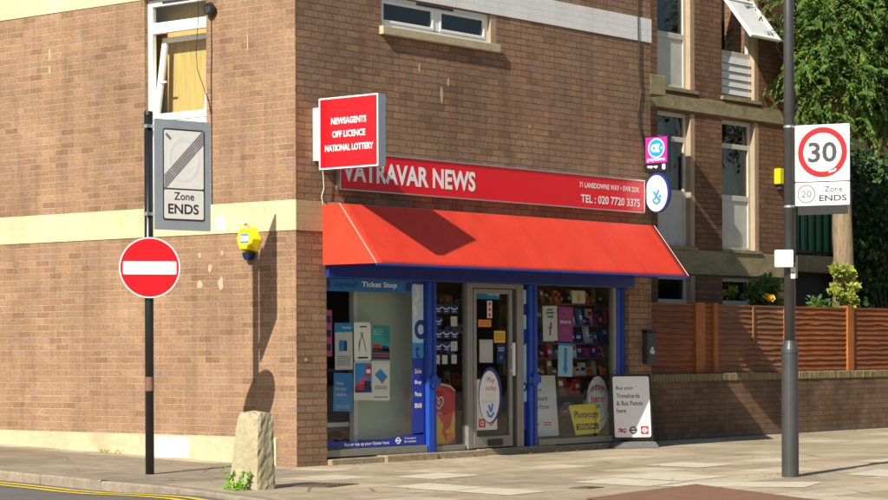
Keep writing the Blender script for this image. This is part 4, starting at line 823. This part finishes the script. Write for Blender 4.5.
b = MB(); [b.tube([FS.p(a, .98, -.015), FS.p(a+.01, 1.02, -.015), FS.p(a+.04, 1.03, -.015), FS.p(a+.06, .98, -.015)], .006, 6) for a in (.04, .47)]; build('hooks', b, 'dark_metal', abd)
b = MB(); bp = [FS.p(-.06, 0, .20), FS.p(.60, 0, .20), FS.p(.62, 0, -.22), FS.p(-.04, 0, -.22)]; tp = [FS.p(-.0, .07, .08), FS.p(.58, .07, .08), FS.p(.58, .07, -.10), FS.p(.0, .07, -.10)]
bp = [Vector((p.x, p.y, .004)) for p in bp]; tp = [Vector((p.x, p.y, .085)) for p in tp]
b.add(bp+tp, [(3, 2, 1, 0), (4, 5, 6, 7)]+[(i, (i+1) % 4, (i+1) % 4+4, i+4) for i in range(4)]); build('rubber_foot', b, 'rubber', abd, bevel=.01)

# ---------------------------------------------------------------- pole with no entry and zone signs
PX, PY = -2.07, .22
pl = thing('sign_pole', 'tall black sign pole on the side street pavement', 'pole', (PX, PY, 0))
b = MB(); b.tube([(PX, PY, -.05), (PX, PY, 3.88)], .047, 18); build('post', b, 'pole', pl, smooth=True)
b = MB(); b.tube([(PX, PY, 3.86), (PX, PY, 3.90)], [.049, .045], 18); build('cap', b, 'black', pl)
b = MB(); b.tube([(PX, PY, .90), (PX, PY, 1.05)], .0485, 18); build('tape_band', b, 'tape', pl)
zs = thing('zone_sign', 'grey zone ends sign with a diagonal stripe fixed beside the sign pole', 'sign', (-1.6, .15, 2.63))
FZ = Face((-2.035, .14, 2.632), (math.cos(R(9)), -math.sin(R(9)), 0), (0, 0, 1)); FZ.x = FZ.x*.855; zw, zh = .835, 1.19
b = MB(); FZ.rrect(b, -.025, zw, 0, zh, .02, -.02, .02); build('back_board', b, 'sign_grey', zs)
b = MB(); FZ.rrect(b, .10, zw-.095, .105, zh-.095, .03, .001, .002); build('border', b, 'dark', zs)
b = MB(); FZ.rrect(b, .118, zw-.113, .123, .435, .02, .003, .002); FZ.rrect(b, .118, zw-.113, .452, zh-.113, .02, .003, .002); build('face_panel', b, 'face_grey', zs)
b = MB(); FZ.ring(b, zw/2, .765, .20, .245, .005, .001, 44); build('faded_ring', b, 'ghost', zs)
b = MB(); L0, L1 = (.118, .50), (zw-.15, zh-.115)
for i in range(5):
    o_ = (i-2)*.034; FZ.poly(b, [(.118, .50+o_+.022), (.118, .50+o_), (zw-.113, 1.01+o_), (zw-.113, 1.01+o_+.022)], .0062, .001)
build('diagonal_stripe', b, 'stripe', zs)
b = MB(); FZ.line(b, [(.15, 1.03), (.21, .985)], .03, .0062, .001); build('worn_mark', b, 'ring_grey', zs)
text('Zone', FZ, .265, .575, .325, .41, .006, 'dark', zs, bold=.012); text('ENDS', FZ, .175, .645, .175, .285, .006, 'dark', zs, bold=.022)
for z in (2.78, 3.72): b = MB(); b.box(PX-.075, PX+.30, .165, .19, z, z+.035); b.tube([(PX, PY, z), (PX, PY, z+.035)], .052, 18); build('clamp', b, 'silver', zs)
ne = thing('no_entry_sign', 'round red no entry sign with a white bar on the black pole', 'sign', (PX, .15, 1.88))
dv = Vector((-.62, -.80, 0)).normalized(); FNc = Vector((PX, PY, 2.22))+dv*.075; nx_ = Vector((0, 0, 1)).cross(dv).normalized()
FN = Face(FNc, nx_, (0, 0, 1))
b = MB(); FN.disc(b, 0, 0, .325, .325, -.012, .012, 64); build('plate', b, 'lt_grey', ne)
b = MB(); FN.disc(b, 0, 0, .312, .312, 0.0005, .002, 64); build('red_disc', b, 'red', ne)
b = MB(); FN.ring(b, 0, 0, .312, .325, .0005, .0022, 64); build('rim', b, 'white', ne)
b = MB(); FN.rrect(b, -.285, .285, -.072, .068, .015, .003, .002); build('white_bar', b, 'white', ne)
for z, dz in ((2.36, .14), (2.05, -.17)): b = MB(); b.tube([(PX, PY, z), (PX, PY, z+.03)], .052, 18); FN.rect(b, -.04, .04, dz, dz+.03, -.06, .05); build('clamp', b, 'dark_metal', ne)

# ---------------------------------------------------------------- stone bollard and weeds
C0 = Vector((-3.31, -2.58, 0)); 
b = MB(); rs = random.Random(5)
base = [(-3.33, -2.60), (-3.05, -2.58), (-3.10, -2.12), (-3.40, -2.14)]; topq = [(-3.26, -2.50), (-3.07, -2.48), (-3.08, -2.22), (-3.27, -2.24)]
u1 = Vector((.20, -.02)).normalized()
nz = 14; nside = 6; ringv = []
bz = -.02
# ring order: front-right edge C, along the -Y face to the right, along back, along the -X face
def corner(t, k):
    bq = [Vector((-3.335, -2.60)), Vector((-3.075, -2.60)), Vector((-3.075, -2.22)), Vector((-3.335, -2.22))]
    tq = [Vector((-3.295, -2.575)), Vector((-3.085, -2.575)), Vector((-3.085, -2.30)), Vector((-3.295, -2.30))]
    return bq[k].lerp(tq[k], t)
vs = []; 
for i in range(nz+1):
    t_ = i/nz; z = bz+.75*t_
    for k in range(4):
        a, c_ = corner(t_, k), corner(t_, (k+1) % 4)
        for j in range(nside):
            p = a.lerp(c_, j/nside); cc = Vector((-3.2, -2.42)); r_ = .012 if j else .022
            p = p.lerp(cc, r_*1.2 if j == 0 else 0) + Vector((rs.uniform(-1, 1), rs.uniform(-1, 1)))*.006
            if i == nz: p = p.lerp(cc, .07)
            vs.append((p.x, p.y, z+rs.uniform(-.004, .004)-(.02 if i == nz and (j == 0) else 0)))
nn = 4*nside; fs = [(i*nn+j, i*nn+(j+1) % nn, (i+1)*nn+(j+1) % nn, (i+1)*nn+j) for i in range(nz) for j in range(nn)]
vs.append((-3.2, -2.43, bz+.772)); fs += [(nz*nn+j, nz*nn+(j+1) % nn, len(vs)-1) for j in range(nn)]
b.add(vs, fs); tag(build('stone_bollard', b, 'stone', None), 'tapered weathered stone bollard at the pavement corner', 'bollard')

def leaf_mesh(b, c, d, n_, L, W):
    """one pointed leaf: base c, direction d, normal-ish n_"""
    d = d.normalized(); s = d.cross(n_).normalized() if d.cross(n_).length > 1e-4 else Vector((1, 0, 0)); nn_ = s.cross(d)
    b.v += [c, c+d*L*.45+s*W*.5+nn_*W*.12, c+d*L, c+d*L*.45-s*W*.5+nn_*W*.12]; k = len(b.v)-4; b.f.append((k, k+1, k+2, k+3))
def rv(r=random): return Vector((r.gauss(0, 1), r.gauss(0, 1), r.gauss(0, 1))).normalized()
wd = thing('weed', 'bright green weed growing at the foot of the stone bollard', 'weed', (-3.5, -2.35, 0)); b = MB(); st = MB(); rw = random.Random(2)
for i in range(16):
    bx_, by_ = -3.47+rw.uniform(-.07, .10), -2.42+rw.uniform(-.16, .10); hh = rw.uniform(.03, .09) if i < 12 else rw.uniform(.12, .20)
    tpv = Vector((bx_+rw.uniform(-.05, .05), by_+rw.uniform(-.05, .05), hh)); st.tube([(bx_, by_, 0), tuple(tpv)], .003, 4)
    for k in range(7): leaf_mesh(b, tpv+Vector((0, 0, rw.uniform(-.05, .01))), rv(rw)+Vector((0, 0, .3)), Vector((0, 0, 1))+rv(rw)*.4, rw.uniform(.035, .07), rw.uniform(.02, .042))
build('leaves', b, 'weed', wd, fix=False); build('stems', st, 'weed', wd)
wd = thing('weed', 'tiny tuft of weed at the foot of the cream plinth', 'weed', (-.06, 3.0, gz(3))); b = MB()
for k in range(40): leaf_mesh(b, Vector((-.05+rw.uniform(-.05, .01), 3.05+rw.uniform(-.2, .2), gz(3)+rw.uniform(0, .03))), rv(rw)+Vector((-.3, 0, .6)), rv(rw), .04, .014)
build('leaves', b, 'bright_leaf', wd, fix=False)

b = MB(); rl = random.Random(31)
for k in range(170):
    q = rl.random()
    if q < .45: x, y = rl.uniform(.3, 6.9), -.12-abs(rl.gauss(0, .12))
    elif q < .6: x, y = 1.526+rl.gauss(0, .22), -5.54+rl.gauss(0, .22)
    elif q < .8: x, y = rl.uniform(7.3, 14), .5-abs(rl.gauss(0, .12))
    else: x, y = rl.uniform(-2.6, 5), rl.uniform(-6, -.5)
    a = rl.uniform(0, 6.28); leaf_mesh(b, Vector((x, y, .008+rl.uniform(0, .012))), Vector((math.cos(a), math.sin(a), rl.uniform(-.1, .2))), Vector((0, 0, 1))+rv(rl)*.3, rl.uniform(.03, .07), rl.uniform(.015, .035))
struct('leaf_litter', b, 'dead_leaf', kind='stuff', fix=False)

# ---------------------------------------------------------------- lamp column with speed sign
LX, LY = 1.526, -5.54
lp = thing('lamp_column', 'dark grey street lamp column on the pavement before the low wall', 'lamp post', (LX, LY, 0))
b = MB(); b.tube([(LX, LY, -.02), (LX, LY, .10), (LX, LY, 1.26), (LX, LY, 1.28)], [.089, .088, .086, .086], 24); build('base', b, 'post_grey', lp, smooth=False)
b = MB(); b.tube([(LX, LY, 1.28), (LX, LY, 1.32), (LX, LY, 1.38), (LX, LY, 1.41)], [.092, .090, .066, .060], 24); build('collar', b, 'post_grey', lp)
b = MB(); b.tube([(LX, LY, 1.40), (LX, LY, 8.0)], [.058, .050], 24); build('shaft', b, 'post_grey', lp, smooth=True)
b = MB(); b.tube([(LX, LY, 8.0), (LX-.2, LY-.3, 8.3), (LX-.6, LY-.9, 8.4)], .03, 10); build('arm', b, 'post_grey', lp); b = MB(); b.box(LX-.95, LX-.5, LY-1.3, LY-.85, 8.34, 8.44); build('lantern', b, 'dark_metal', lp, bevel=.03)
b = MB(); [b.tube([(LX, LY, z), (LX, LY, z+.022)], .0585, 24) for z in (3.61, 2.785)]; build('strap', b, 'silver', lp)
b = MB(); cd_ = Vector((-.78, -.62, 0)).normalized(); FC = Face(Vector((LX, LY, .30))+cd_*.087, Vector((0, 0, 1)).cross(cd_), (0, 0, 1))
b = MB(); Fk = Face(Vector((LX, LY, 1.95))+cd_*.0575, Vector((0, 0, 1)).cross(cd_), (0, 0, 1)); Fk.rrect(b, .004, .052, .10, .22, .008, -.016, .018); build('grey_tag', b, 'lt_grey', lp)
for i in range(1): 
    b = MB(); Fk.rrect(b, -.045, .04, .155, .17, .004, -.012, .014); build('strap', b, 'dark_metal', lp)
wb = thing('control_box', 'small white box strapped to the grey lamp column', 'box', (LX-.05, LY+.0, 2.16)); Fw = Face(Vector((LX, LY, 2.165))+cd_*.06, Vector((0, 0, 1)).cross(cd_), (0, 0, 1))
b = MB(); Fw.rrect(b, -.165, .02, 0, .178, .012, 0, .09); build('case', b, 'white_box', wb, bevel=.004)
b = MB(); Fw.rect(b, -.07, .05, .06, .11, -.02, .02); build('bracket', b, 'silver', wb)
b = MB(); Fw.rect(b, .03, .055, .05, .13, -.03, .04); build('hinge', b, 'dark_metal', wb)
sp = thing('speed_limit_sign', 'white thirty speed limit sign above a zone ends plate on the lamp column', 'sign', (LX+.2, LY-.25, 2.79))
sdx = Vector((math.sin(YAW-R(-27)) if False else 0, 0, 0)); ang = YAW-R(90)-R(24); sux = Vector((math.cos(ang), math.sin(ang), 0))        # turned to the left of the camera's right
FSg = Face(Vector((LX, LY, 2.795))+sux*.06+Vector((sux.y, -sux.x, 0))*.0, sux, (0, 0, 1)); sw = .578; sh_ = .838; low = .245
b = MB(); FSg.rect(b, 0, sw, 0, sh_, -.022, .02); build('back_plate', b, 'dark_metal', sp)
b = MB(); FSg.rrect(b, .004, sw-.004, low+.008, sh_-.004, .012, -.001, .003); FSg.rrect(b, .004, sw-.004, .004, low-.004, .012, -.001, .003); build('face_panel', b, 'white', sp)
cx_, cy_ = .292, low+.305
b = MB(); FSg.ring(b, cx_, cy_, .200, .258, .0025, .001, 64); build('red_ring', b, 'red', sp)
text('30', FSg, cx_-.150, cx_+.150, cy_-.105, cy_+.105, .0035, 'dark', sp, bold=.022)
b = MB(); FSg.poly(b, [(.02, .01), (.06, .01), (.30, low-.01), (.235, low-.01)], .0021, .001); build('grey_stripe', b, 'lt_grey', sp)
b = MB(); FSg.ring(b, .122, .125, .082, .096, .0035, .001, 36); build('grey_ring', b, 'ring_grey', sp)
text('20', FSg, .068, .178, .088, .162, .0045, 'ring_grey', sp, bold=.02); text('Zone', FSg, .31, .50, .140, .200, .0035, 'dark', sp, bold=.014); text('ENDS', FSg, .255, .545, .045, .110, .0035, 'dark', sp, bold=.028)
b = MB(); FSg.line(b, [(.36, .345), (.42, .36), (.43, .375)], .018, .0036, .001); build('scuff', b, 'white', sp)
b = MB(); FSg.rect(b, .03, sw-.03, -.09, 0, -.02, .015); build('lower_plate', b, 'black', sp)

# ---------------------------------------------------------------- rear apartment block
ap = thing('apartment_block', 'reddish brick apartment block with tall windows set back beyond the shop', 'building', (12, 3, 0))
RY = 2.1; XE = 14.6
colA, colB = (10.45, 11.50), (12.30, 13.42)
rows = [(5.40, 8.2), (2.93, 5.06), (1.2, 2.50)]
holes = [(c[0], c[1], r0, r1) for c in (colA, colB) for r0, r1 in rows] + [(8.3, 9.4, r0, r1) for r0, r1 in rows]
b = MB(); wall_sheet(b, 'Y', RY, 7.18, XE, -.1, 10, holes, .16)
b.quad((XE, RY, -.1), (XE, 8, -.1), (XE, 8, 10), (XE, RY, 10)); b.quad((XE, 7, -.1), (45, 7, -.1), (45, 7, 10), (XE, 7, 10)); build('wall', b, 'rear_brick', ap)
b = MB(); b.box(7.18, 45, RY-.0, 12, 10, 10.2); 
b = MB(); b.box(7.2, XE+.02, RY-.03, RY+.05, 5.09, 5.32); build('concrete_band', b, 'band', ap, bevel=.01)
b = MB(); b.box(7.2, XE+.02, RY-.03, RY+.05, 2.52, 2.90); build('concrete_band', b, 'band', ap, bevel=.01)
b = MB(); b.box(9.45, 9.86, 1.55, RY-.031, 5.17, 5.47); build('beam_end', b, 'band', ap, bevel=.01)
def frame_win(xa, xb, z0, z1, panel, mat='cream_frame', transom=True, pmat='grey_panel', slats=False, openw=False):
    y = RY+.09; b = MB(); fw_ = .07
    w_ = xb-.115                                    # the reveal block fills the last bit
    zz = z0+panel
    bars = [(xa, xa+fw_, z0, z1), (w_-fw_, w_, z0, z1), (xa+fw_, w_-fw_, z1-fw_, z1), (xa+fw_, w_-fw_, z0, z0+.05)]
    if panel: bars.append((xa+fw_, w_-fw_, zz-.04, zz+.05))
    tz = z1-.42
    if transom: bars.append((xa+fw_, w_-fw_, tz-.04, tz+.04))
    for q in bars: b.box(q[0], q[1], y, y+.06, q[2], q[3])
    o = build('window', b, mat, ap, bevel=.006)
    if panel:
        b = MB()
        if slats:
            n_ = 5
            for i in range(n_):
                s0 = z0+.062+(panel-.09)*i/n_; s1 = z0+.05+(panel-.09)*(i+1)/n_
                b.add([(xa+.02, y-.03, s0), (w_-.01, y-.03, s0), (w_-.01, y-.008, s1), (xa+.02, y-.008, s1), (xa+.02, y+.02, s0), (w_-.01, y+.02, s0), (w_-.01, y+.02, s1), (xa+.02, y+.02, s1)], [(0, 1, 2, 3), (0, 4, 5, 1), (3, 2, 6, 7), (1, 5, 6, 2), (0, 3, 7, 4)])
        else: b.box(xa+fw_, w_-fw_, y+.02, y+.03, z0+.05, zz-.04)
        build('panel', b, pmat, o)
    if openw: pass
    else:
        b = MB(); b.box(xa+fw_, w_-fw_, y+.03, y+.035, zz+.05 if panel else z0+.05, z1-fw_); build('pane', b, 'dark_glass', o)
    b = MB(); b.box(xa-.03, xb+.02, RY-.05, RY+.088, z0-.055, z0-.003); build('sill', b, 'band', o)
    b = MB(); b.box(w_+.001, xb-.002, RY+.004, RY+.155, z0+.002, z1-.002); build('side_reveal', b, 'reveal', o)
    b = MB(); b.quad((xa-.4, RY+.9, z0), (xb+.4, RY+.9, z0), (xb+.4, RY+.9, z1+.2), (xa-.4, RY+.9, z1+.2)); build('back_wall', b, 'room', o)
    return o, y
for xa, xb in (colA, (8.3, 9.4)):
    o, y = frame_win(xa, xb, 5.43, 8.2, .83, transom=False)
o, y = frame_win(*colA, 2.95, 5.06, .84)
b = MB()
for i in range(7):                                  # net curtain drawn to one side
    xx = 10.98+.04*i; b.add([(xx, y+.12+.02*(i % 2), 3.9), (xx+.04, y+.14-.02*(i % 2), 3.9), (xx+.03, y+.14-.02*(i % 2), 4.55), (xx-.02, y+.12+.02*(i % 2), 4.55)], [(0, 1, 2, 3)])
build('curtain', b, 'net', o)
b = MB(); b.ball((10.98, y+.2, 4.80), (.10, .04, .13), 10, 6); build('ornament', b, 'paper', o)
o, y = frame_win(8.3, 9.4, 2.95, 5.06, .84)
o, y = frame_win(*colB, 2.95, 5.06, .84)
b = MB()
for i in range(9):
    f0, f1 = i/9, (i+1)/9; b.quad((12.42+.78*f0, y+.1+.03*(i % 2), 3.83), (12.42+.78*f1, y+.13-.03*(i % 2), 3.83), (12.42+.48*f1, y+.13-.03*(i % 2), 4.50-.1*f1), (12.42+.48*f0, y+.1+.03*(i % 2), 4.50-.1*f0))
build('curtain', b, 'net', o)
# top right window: boarded below, a top-hung sash standing wide open
o, y = frame_win(*colB, 5.42, 8.2, .72, transom=False, mat='cream_frame', pmat='white_board', slats=True, openw=True)
Fo = Face((12.38, RY+.04, 7.02), (1, 0, 0), (0, .62, .80)); b = MB()
for q in ((0, .055, -.86, 0), (.85, .91, -.86, 0), (.055, .85, -.055, 0), (.055, .85, -.86, -.80)): Fo.rect(b, *q, 0, .05)
sf = build('opening_sash', b, 'upvc', o, bevel=.004); b = MB(); Fo.rect(b, .055, .85, -.80, -.055, .02, .005); build('pane', b, 'white_board', sf)
b = MB(); b.box(12.37, 13.30, RY+.09, RY+.15, 7.03, 7.12); build('transom', b, 'cream_frame', o)
for xa, xb in (colA, colB, (8.3, 9.4)):
    o, y = frame_win(xa, xb, 1.25, 2.50, 0, transom=True)
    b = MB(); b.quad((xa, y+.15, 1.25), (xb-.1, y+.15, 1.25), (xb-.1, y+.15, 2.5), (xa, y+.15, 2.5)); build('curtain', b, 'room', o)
# far set-back part: windows and a balcony
for xa, za, zb in ((27.0, 4.6, 6.4),):
    b = MB(); b.box(xa, xa+1.6, 6.93, 6.99, za, zb); o = build('window', b, 'cream_frame', ap); b = MB(); b.box(xa+.08, xa+.76, 6.92, 6.929, za+.08, zb-.08); b.box(xa+.84, xa+1.52, 6.92, 6.929, za+.08, zb-.08); build('pane', b, 'sky_glass', o)
BY = 3.2
b = MB(); b.box(15.6, 18.6, BY, 6.99, 2.72, 3.02); bal = build('balcony_slab', b, 'band', ap, bevel=.012)
b = MB(); 
for i in range(12): xx = 15.65+i*.265; b.box(xx, xx+.03, BY+.04, BY+.07, 3.02, 4.12)
b.box(15.62, 18.58, BY+.03, BY+.08, 4.12, 4.32); b.box(15.62, 18.58, BY+.03, BY+.08, 3.06, 3.10); build('railing', b, 'black', bal)
b = MB(); b.box(15.62, 18.58, BY+.09, BY+.10, 3.10, 4.12); build('screen_panel', b, 'green', bal)
b = MB(); b.box(15.7, 18.5, BY+.3, 6.98, -.1, 2.715); build('ground_storey', b, 'room', bal)
yb = thing('rear_alarm_box', 'small yellow alarm box on the rear brick block near the lamp column', 'alarm box', (14.05, RY-.06, 4.07)); b = MB(); b.box(13.90, 14.20, RY-.12, RY-.002, 4.08, 4.34); build('cover', b, 'yellow', yb, bevel=.015); b = MB(); b.box(13.97, 14.12, RY-.10, RY-.01, 4.00, 4.079); build('strobe_light', b, 'dark_metal', yb)

# ---------------------------------------------------------------- low wall and fence
lw_ = thing('low_wall', 'low dirty brick garden wall under the orange fence', 'wall', (12, .65, 0))
b = MB(); b.box(7.18, 26, .55, .80, -.05, .862); build('brickwork', b, 'low_brick', lw_)
b = MB(); x = 7.18; rb = random.Random(4)
while x < 26: b.box(x, x+.072, .535+rb.uniform(-.004, .004), .815, .863, .972+rb.uniform(-.004, .004)); x += .081
build('coping', b, concrete('coping brick', (0.16, 0.125, 0.06), (0.34, 0.27, 0.14), 9, .7, moss=(.15, .15, .06)), lw_, bevel=.006)
fn = thing('garden_fence', 'orange brown horizontal board fence on top of the low brick wall', 'fence', (12, .75, .96))
FY = .73
posts = [(9.27, 9.57), (9.76, 9.93), (11.80, 12.01), (13.77, 14.02), (16.0, 16.2), (18.1, 18.3), (20.2, 20.4)]
for xa, xb in posts:
    wd_ = xb-xa; hgt = 2.02 if xa < 10 else 1.98 if xa < 13 else 2.03
    b = MB(); b.box(xa+.05, xb, FY-.06, FY+.06, .975, hgt); build('post', b, 'fence_post', fn, bevel=.006)
edges = [7.2, 9.32, 9.57, 9.81, 9.93, 11.85, 12.01, 13.82, 14.02, 16.05, 16.2, 18.15, 18.3, 20.25, 20.4, 22.4]
rf = random.Random(9)
for pi in range(0, len(edges), 2):
    xa, xb = edges[pi]+.004, edges[pi+1]-.004; ht = 1.97; nb = 12
    b = MB(); step = (ht-1.0)/nb; nseg = max(3, int((xb-xa)/.12))
    for k in range(nb):
        z0 = 1.0+k*step; z1 = z0+step+.02; ph = rf.uniform(0, 6); am = rf.choice((.002, .003, .005, .012)); dy = rf.uniform(0, .006)
        lowz = [z0+am*math.sin(ph+q*.9+math.sin(q*.37+ph))+rf.uniform(-.004, .004) for q in range(nseg+1)]
        for q in range(nseg):
            x0_, x1_ = xa+(xb-xa)*q/nseg, xa+(xb-xa)*(q+1)/nseg
            yb_, yt_ = FY-.030-dy, FY-.002
            b.quad((x0_, yb_, lowz[q]), (x1_, yb_, lowz[q+1]), (x1_, yt_, z1), (x0_, yt_, z1)); b.quad((x0_, yb_, lowz[q]), (x1_, yb_, lowz[q+1]), (x1_, yb_+.022, lowz[q+1]), (x0_, yb_+.022, lowz[q]))
    b.box(xa, xb, FY-.035, FY+.03, ht, ht+.03); b.box(xa, xb, FY-.0, FY+.015, .98, ht); b.box(xa, xb, FY-.03, FY+.02, .975, 1.005)
    if pi == 4: xm = xa+(xb-xa)*.52; b.box(xm, xm+.035, FY-.05, FY-.026, 1.45 if pi == 4 else 1.0, ht)
    build('panel', b, 'fence_dull' if pi in (4,) else 'fence', fn, fix=False)
for pi, (xa, xb) in enumerate(((9.93, 11.85),)):
    pass

# ---------------------------------------------------------------- tree and shrubs behind the fence
TX, TY = 14.98, 1.45
tr = thing('garden_tree', 'tree with a thick trunk and hanging green foliage behind the fence', 'tree', (TX, TY, 0))
rt_ = random.Random(11)
def barkify(b, amp):
    for v in b.v: v += Vector((rt_.uniform(-amp, amp), rt_.uniform(-amp, amp), 0))
    return b
b = MB(); zl = [i*.2 for i in range(0, 31)]
path = [(TX+.03*math.sin(z*1.1)-.02*z+.10, TY+.02*math.cos(z), z) for z in zl]; b.tube(path, [.20-.010*z for z in zl], 16); barkify(b, .010); build('trunk', b, 'bark', tr, smooth=True)
b = MB(); boughs = []
tips = [(-1.2, -.5, 7.4), (-.6, .4, 8.0), (.7, -.4, 7.8), (1.6, .5, 7.6), (2.4, .1, 7.0), (.3, -.9, 7.2), (3.2, .8, 7.3), (1.2, 1.3, 8.2), (-.9, -.3, 6.6)]
for dx, dy, z in tips:
    s0 = Vector(path[23+rt_.randrange(6)]); e = Vector((TX+dx, TY+dy, z)); mid = s0.lerp(e, .5)+Vector((0, 0, .35)); b.tube([s0, mid, e], [.085, .055, .02], 8); boughs.append((s0, mid, e))
b.tube([(TX-.35, TY-.4, 6.2), (TX-.3, TY-.38, 5.6)], [.03, .04], 6); build('branches', b, 'bark', tr, smooth=True)
b = MB()
def crown_pt():
    while True:
        x = rt_.uniform(-1.75, 4.6); y = rt_.uniform(-1.1, 1.9); z = rt_.uniform(5.2, 8.4)
        if x < -.15 and y > .35: continue             # the rear block stands there
        cx = (x-1.1)/3.0; cy = (y-.2)/1.4; cz = (z-6.6)/1.6
        r2 = cx*cx+cy*cy+cz*cz
        if r2 < 1 and r2 > .10: return Vector((TX+x, TY+y, z))
clumps = [crown_pt() for _ in range(270)]
def strand(b, p, L, out, leafL=.09, leafW=.040, step=.042):
    d = (out+Vector((0, 0, .15))).normalized(); q = p.copy(); n_ = int(L/step)
    for i in range(n_):
        d = (d+Vector((0, 0, -.16))+rv(rt_)*.10).normalized(); q = q+d*step
        s = d.cross(Vector((0, 0, 1))); s = s.normalized() if s.length > .05 else rv(rt_)
        for sg in (-1, 1):
            if rt_.random() < .1: continue
            leaf_mesh(b, q, (s*sg*.8+d*.5+Vector((0, 0, -.75))+rv(rt_)*.35), (Vector((-.5, -.4, .7))+rv(rt_)*.6), leafL*rt_.uniform(.7, 1.15), leafW*rt_.uniform(.8, 1.2))
for c in clumps:
    k = rt_.randint(13, 20); sz = rt_.uniform(.28, .55)
    for _ in range(k):
        o_ = rv(rt_)*sz*rt_.random()**.5; o_.z *= .6
        out = Vector((o_.x, o_.y, .2))+rv(rt_)*.3
        strand(b, c+o_, rt_.uniform(.25, .65), out)
# hanging lower fringe seen against the block
for _ in range(520):
    x = rt_.uniform(-1.7, 3.4); y = rt_.uniform(-1.0, .25) if x < .1 else rt_.uniform(-.9, .6)
    strand(b, Vector((TX+x, TY+y, rt_.uniform(5.15, 6.5)+(.05 if x > .9 else -.2 if x < -.3 else 0)+.12*math.sin(x*3))), rt_.uniform(.3, .7), rv(rt_)*.5)
build('crown', b, 'leaf', tr, fix=False)

def shrub(name, label, cat, c, r, n_, mat, L, W, seed, stem=True):
    rq = random.Random(seed); t = thing(name, label, cat, (c[0], c[1], 0)); b = MB(); st = MB(); cl = []
    for _ in range(max(6, n_//90)):
        v = rv(rq); cl.append(Vector(c)+Vector((v.x*r[0], v.y*r[1], v.z*r[2]))*rq.random()**.4)
    for p in cl:
        if stem: st.tube([(c[0]+rq.uniform(-.1, .1), c[1]+rq.uniform(-.1, .1), 0), tuple(p.lerp(Vector((c[0], c[1], 0)), .45)+Vector((0, 0, .1))), tuple(p)], [.018, .012, .005], 5)
        for _ in range(n_//len(cl)):
            o_ = rv(rq)*rq.random()**.6*min(r)*.55; leaf_mesh(b, p+o_, rv(rq)+Vector((-.15, -.15, -.1)), Vector((-.6, -.5, .6))+rv(rq)*.6, L*rq.uniform(.6, 1.2), W*rq.uniform(.7, 1.2))
    build('foliage', b, mat, t, fix=False)
    if stem: build('stems', st, 'bark', t)
    return t
ro = shrub('rose_bush', 'leafy green rose bush with a yellow bloom showing above the fence', 'bush', (12.45, 1.35, 1.98), (.72, .3, .40), 1700, 'shrub_leaf', .12, .075, 21)
b = MB(); rq = random.Random(8)
for ly in range(3):
    for k in range(7): a = k*.9+ly; leaf_mesh(b, Vector((11.93, 1.02, 2.10)), Vector((math.cos(a), math.sin(a)*.8-.4, .3+.5*ly)), Vector((0, -1, .5)), .12, .11)
b.ball((11.93, 1.0, 2.13), .055, 10, 6, .1); build('bloom', b, 'bloom', ro, fix=False)
shrub('climbing_shrub', 'yellow green variegated climber at the foot of the tree trunk', 'shrub', (14.52, 1.18, 2.25), (.42, .13, .62), 2600, 'bright_leaf', .085, .06, 22)
shrub('garden_shrub', 'small upright green shrub between lamp column and climber', 'shrub', (13.85, 1.25, 2.0), (.25, .2, .35), 420, 'shrub_leaf', .10, .05, 23)
shrub('ivy_bush', 'big dark ivy bush filling the gap right of the tree trunk', 'bush', (19.7, 2.9, 2.7), (1.75, .8, 1.7), 6500, 'dark_leaf', .14, .11, 24)
shrub('ivy_bush', 'dark bush behind the right end of the fence below the tree crown, made extra tall to darken the wall', 'bush', (22.6, 4.8, 3.3), (3.0, 1.0, 2.7), 7000, 'dark_leaf', .17, .13, 25)  # bush built extra tall to darken the wall behind it

# ---------------------------------------------------------------- terrace across the main road (behind the viewer, seen only in the shop glass)
op = thing('terrace_house', 'long dark brick terrace across the main road, mirrored in the shop glass', 'building', (30, -36, 0))
b = MB(); b.box(-5, 75, -40, -36, -.3, 8.5); build('wall', b, 'terrace', op)
b = MB(); [b.box(x, x+1.1, -36.0, -35.97, z, z+1.6) for x in range(-3, 74, 4) for z in (1.0, 4.6)]; build('windows', b, 'sky_glass', op)
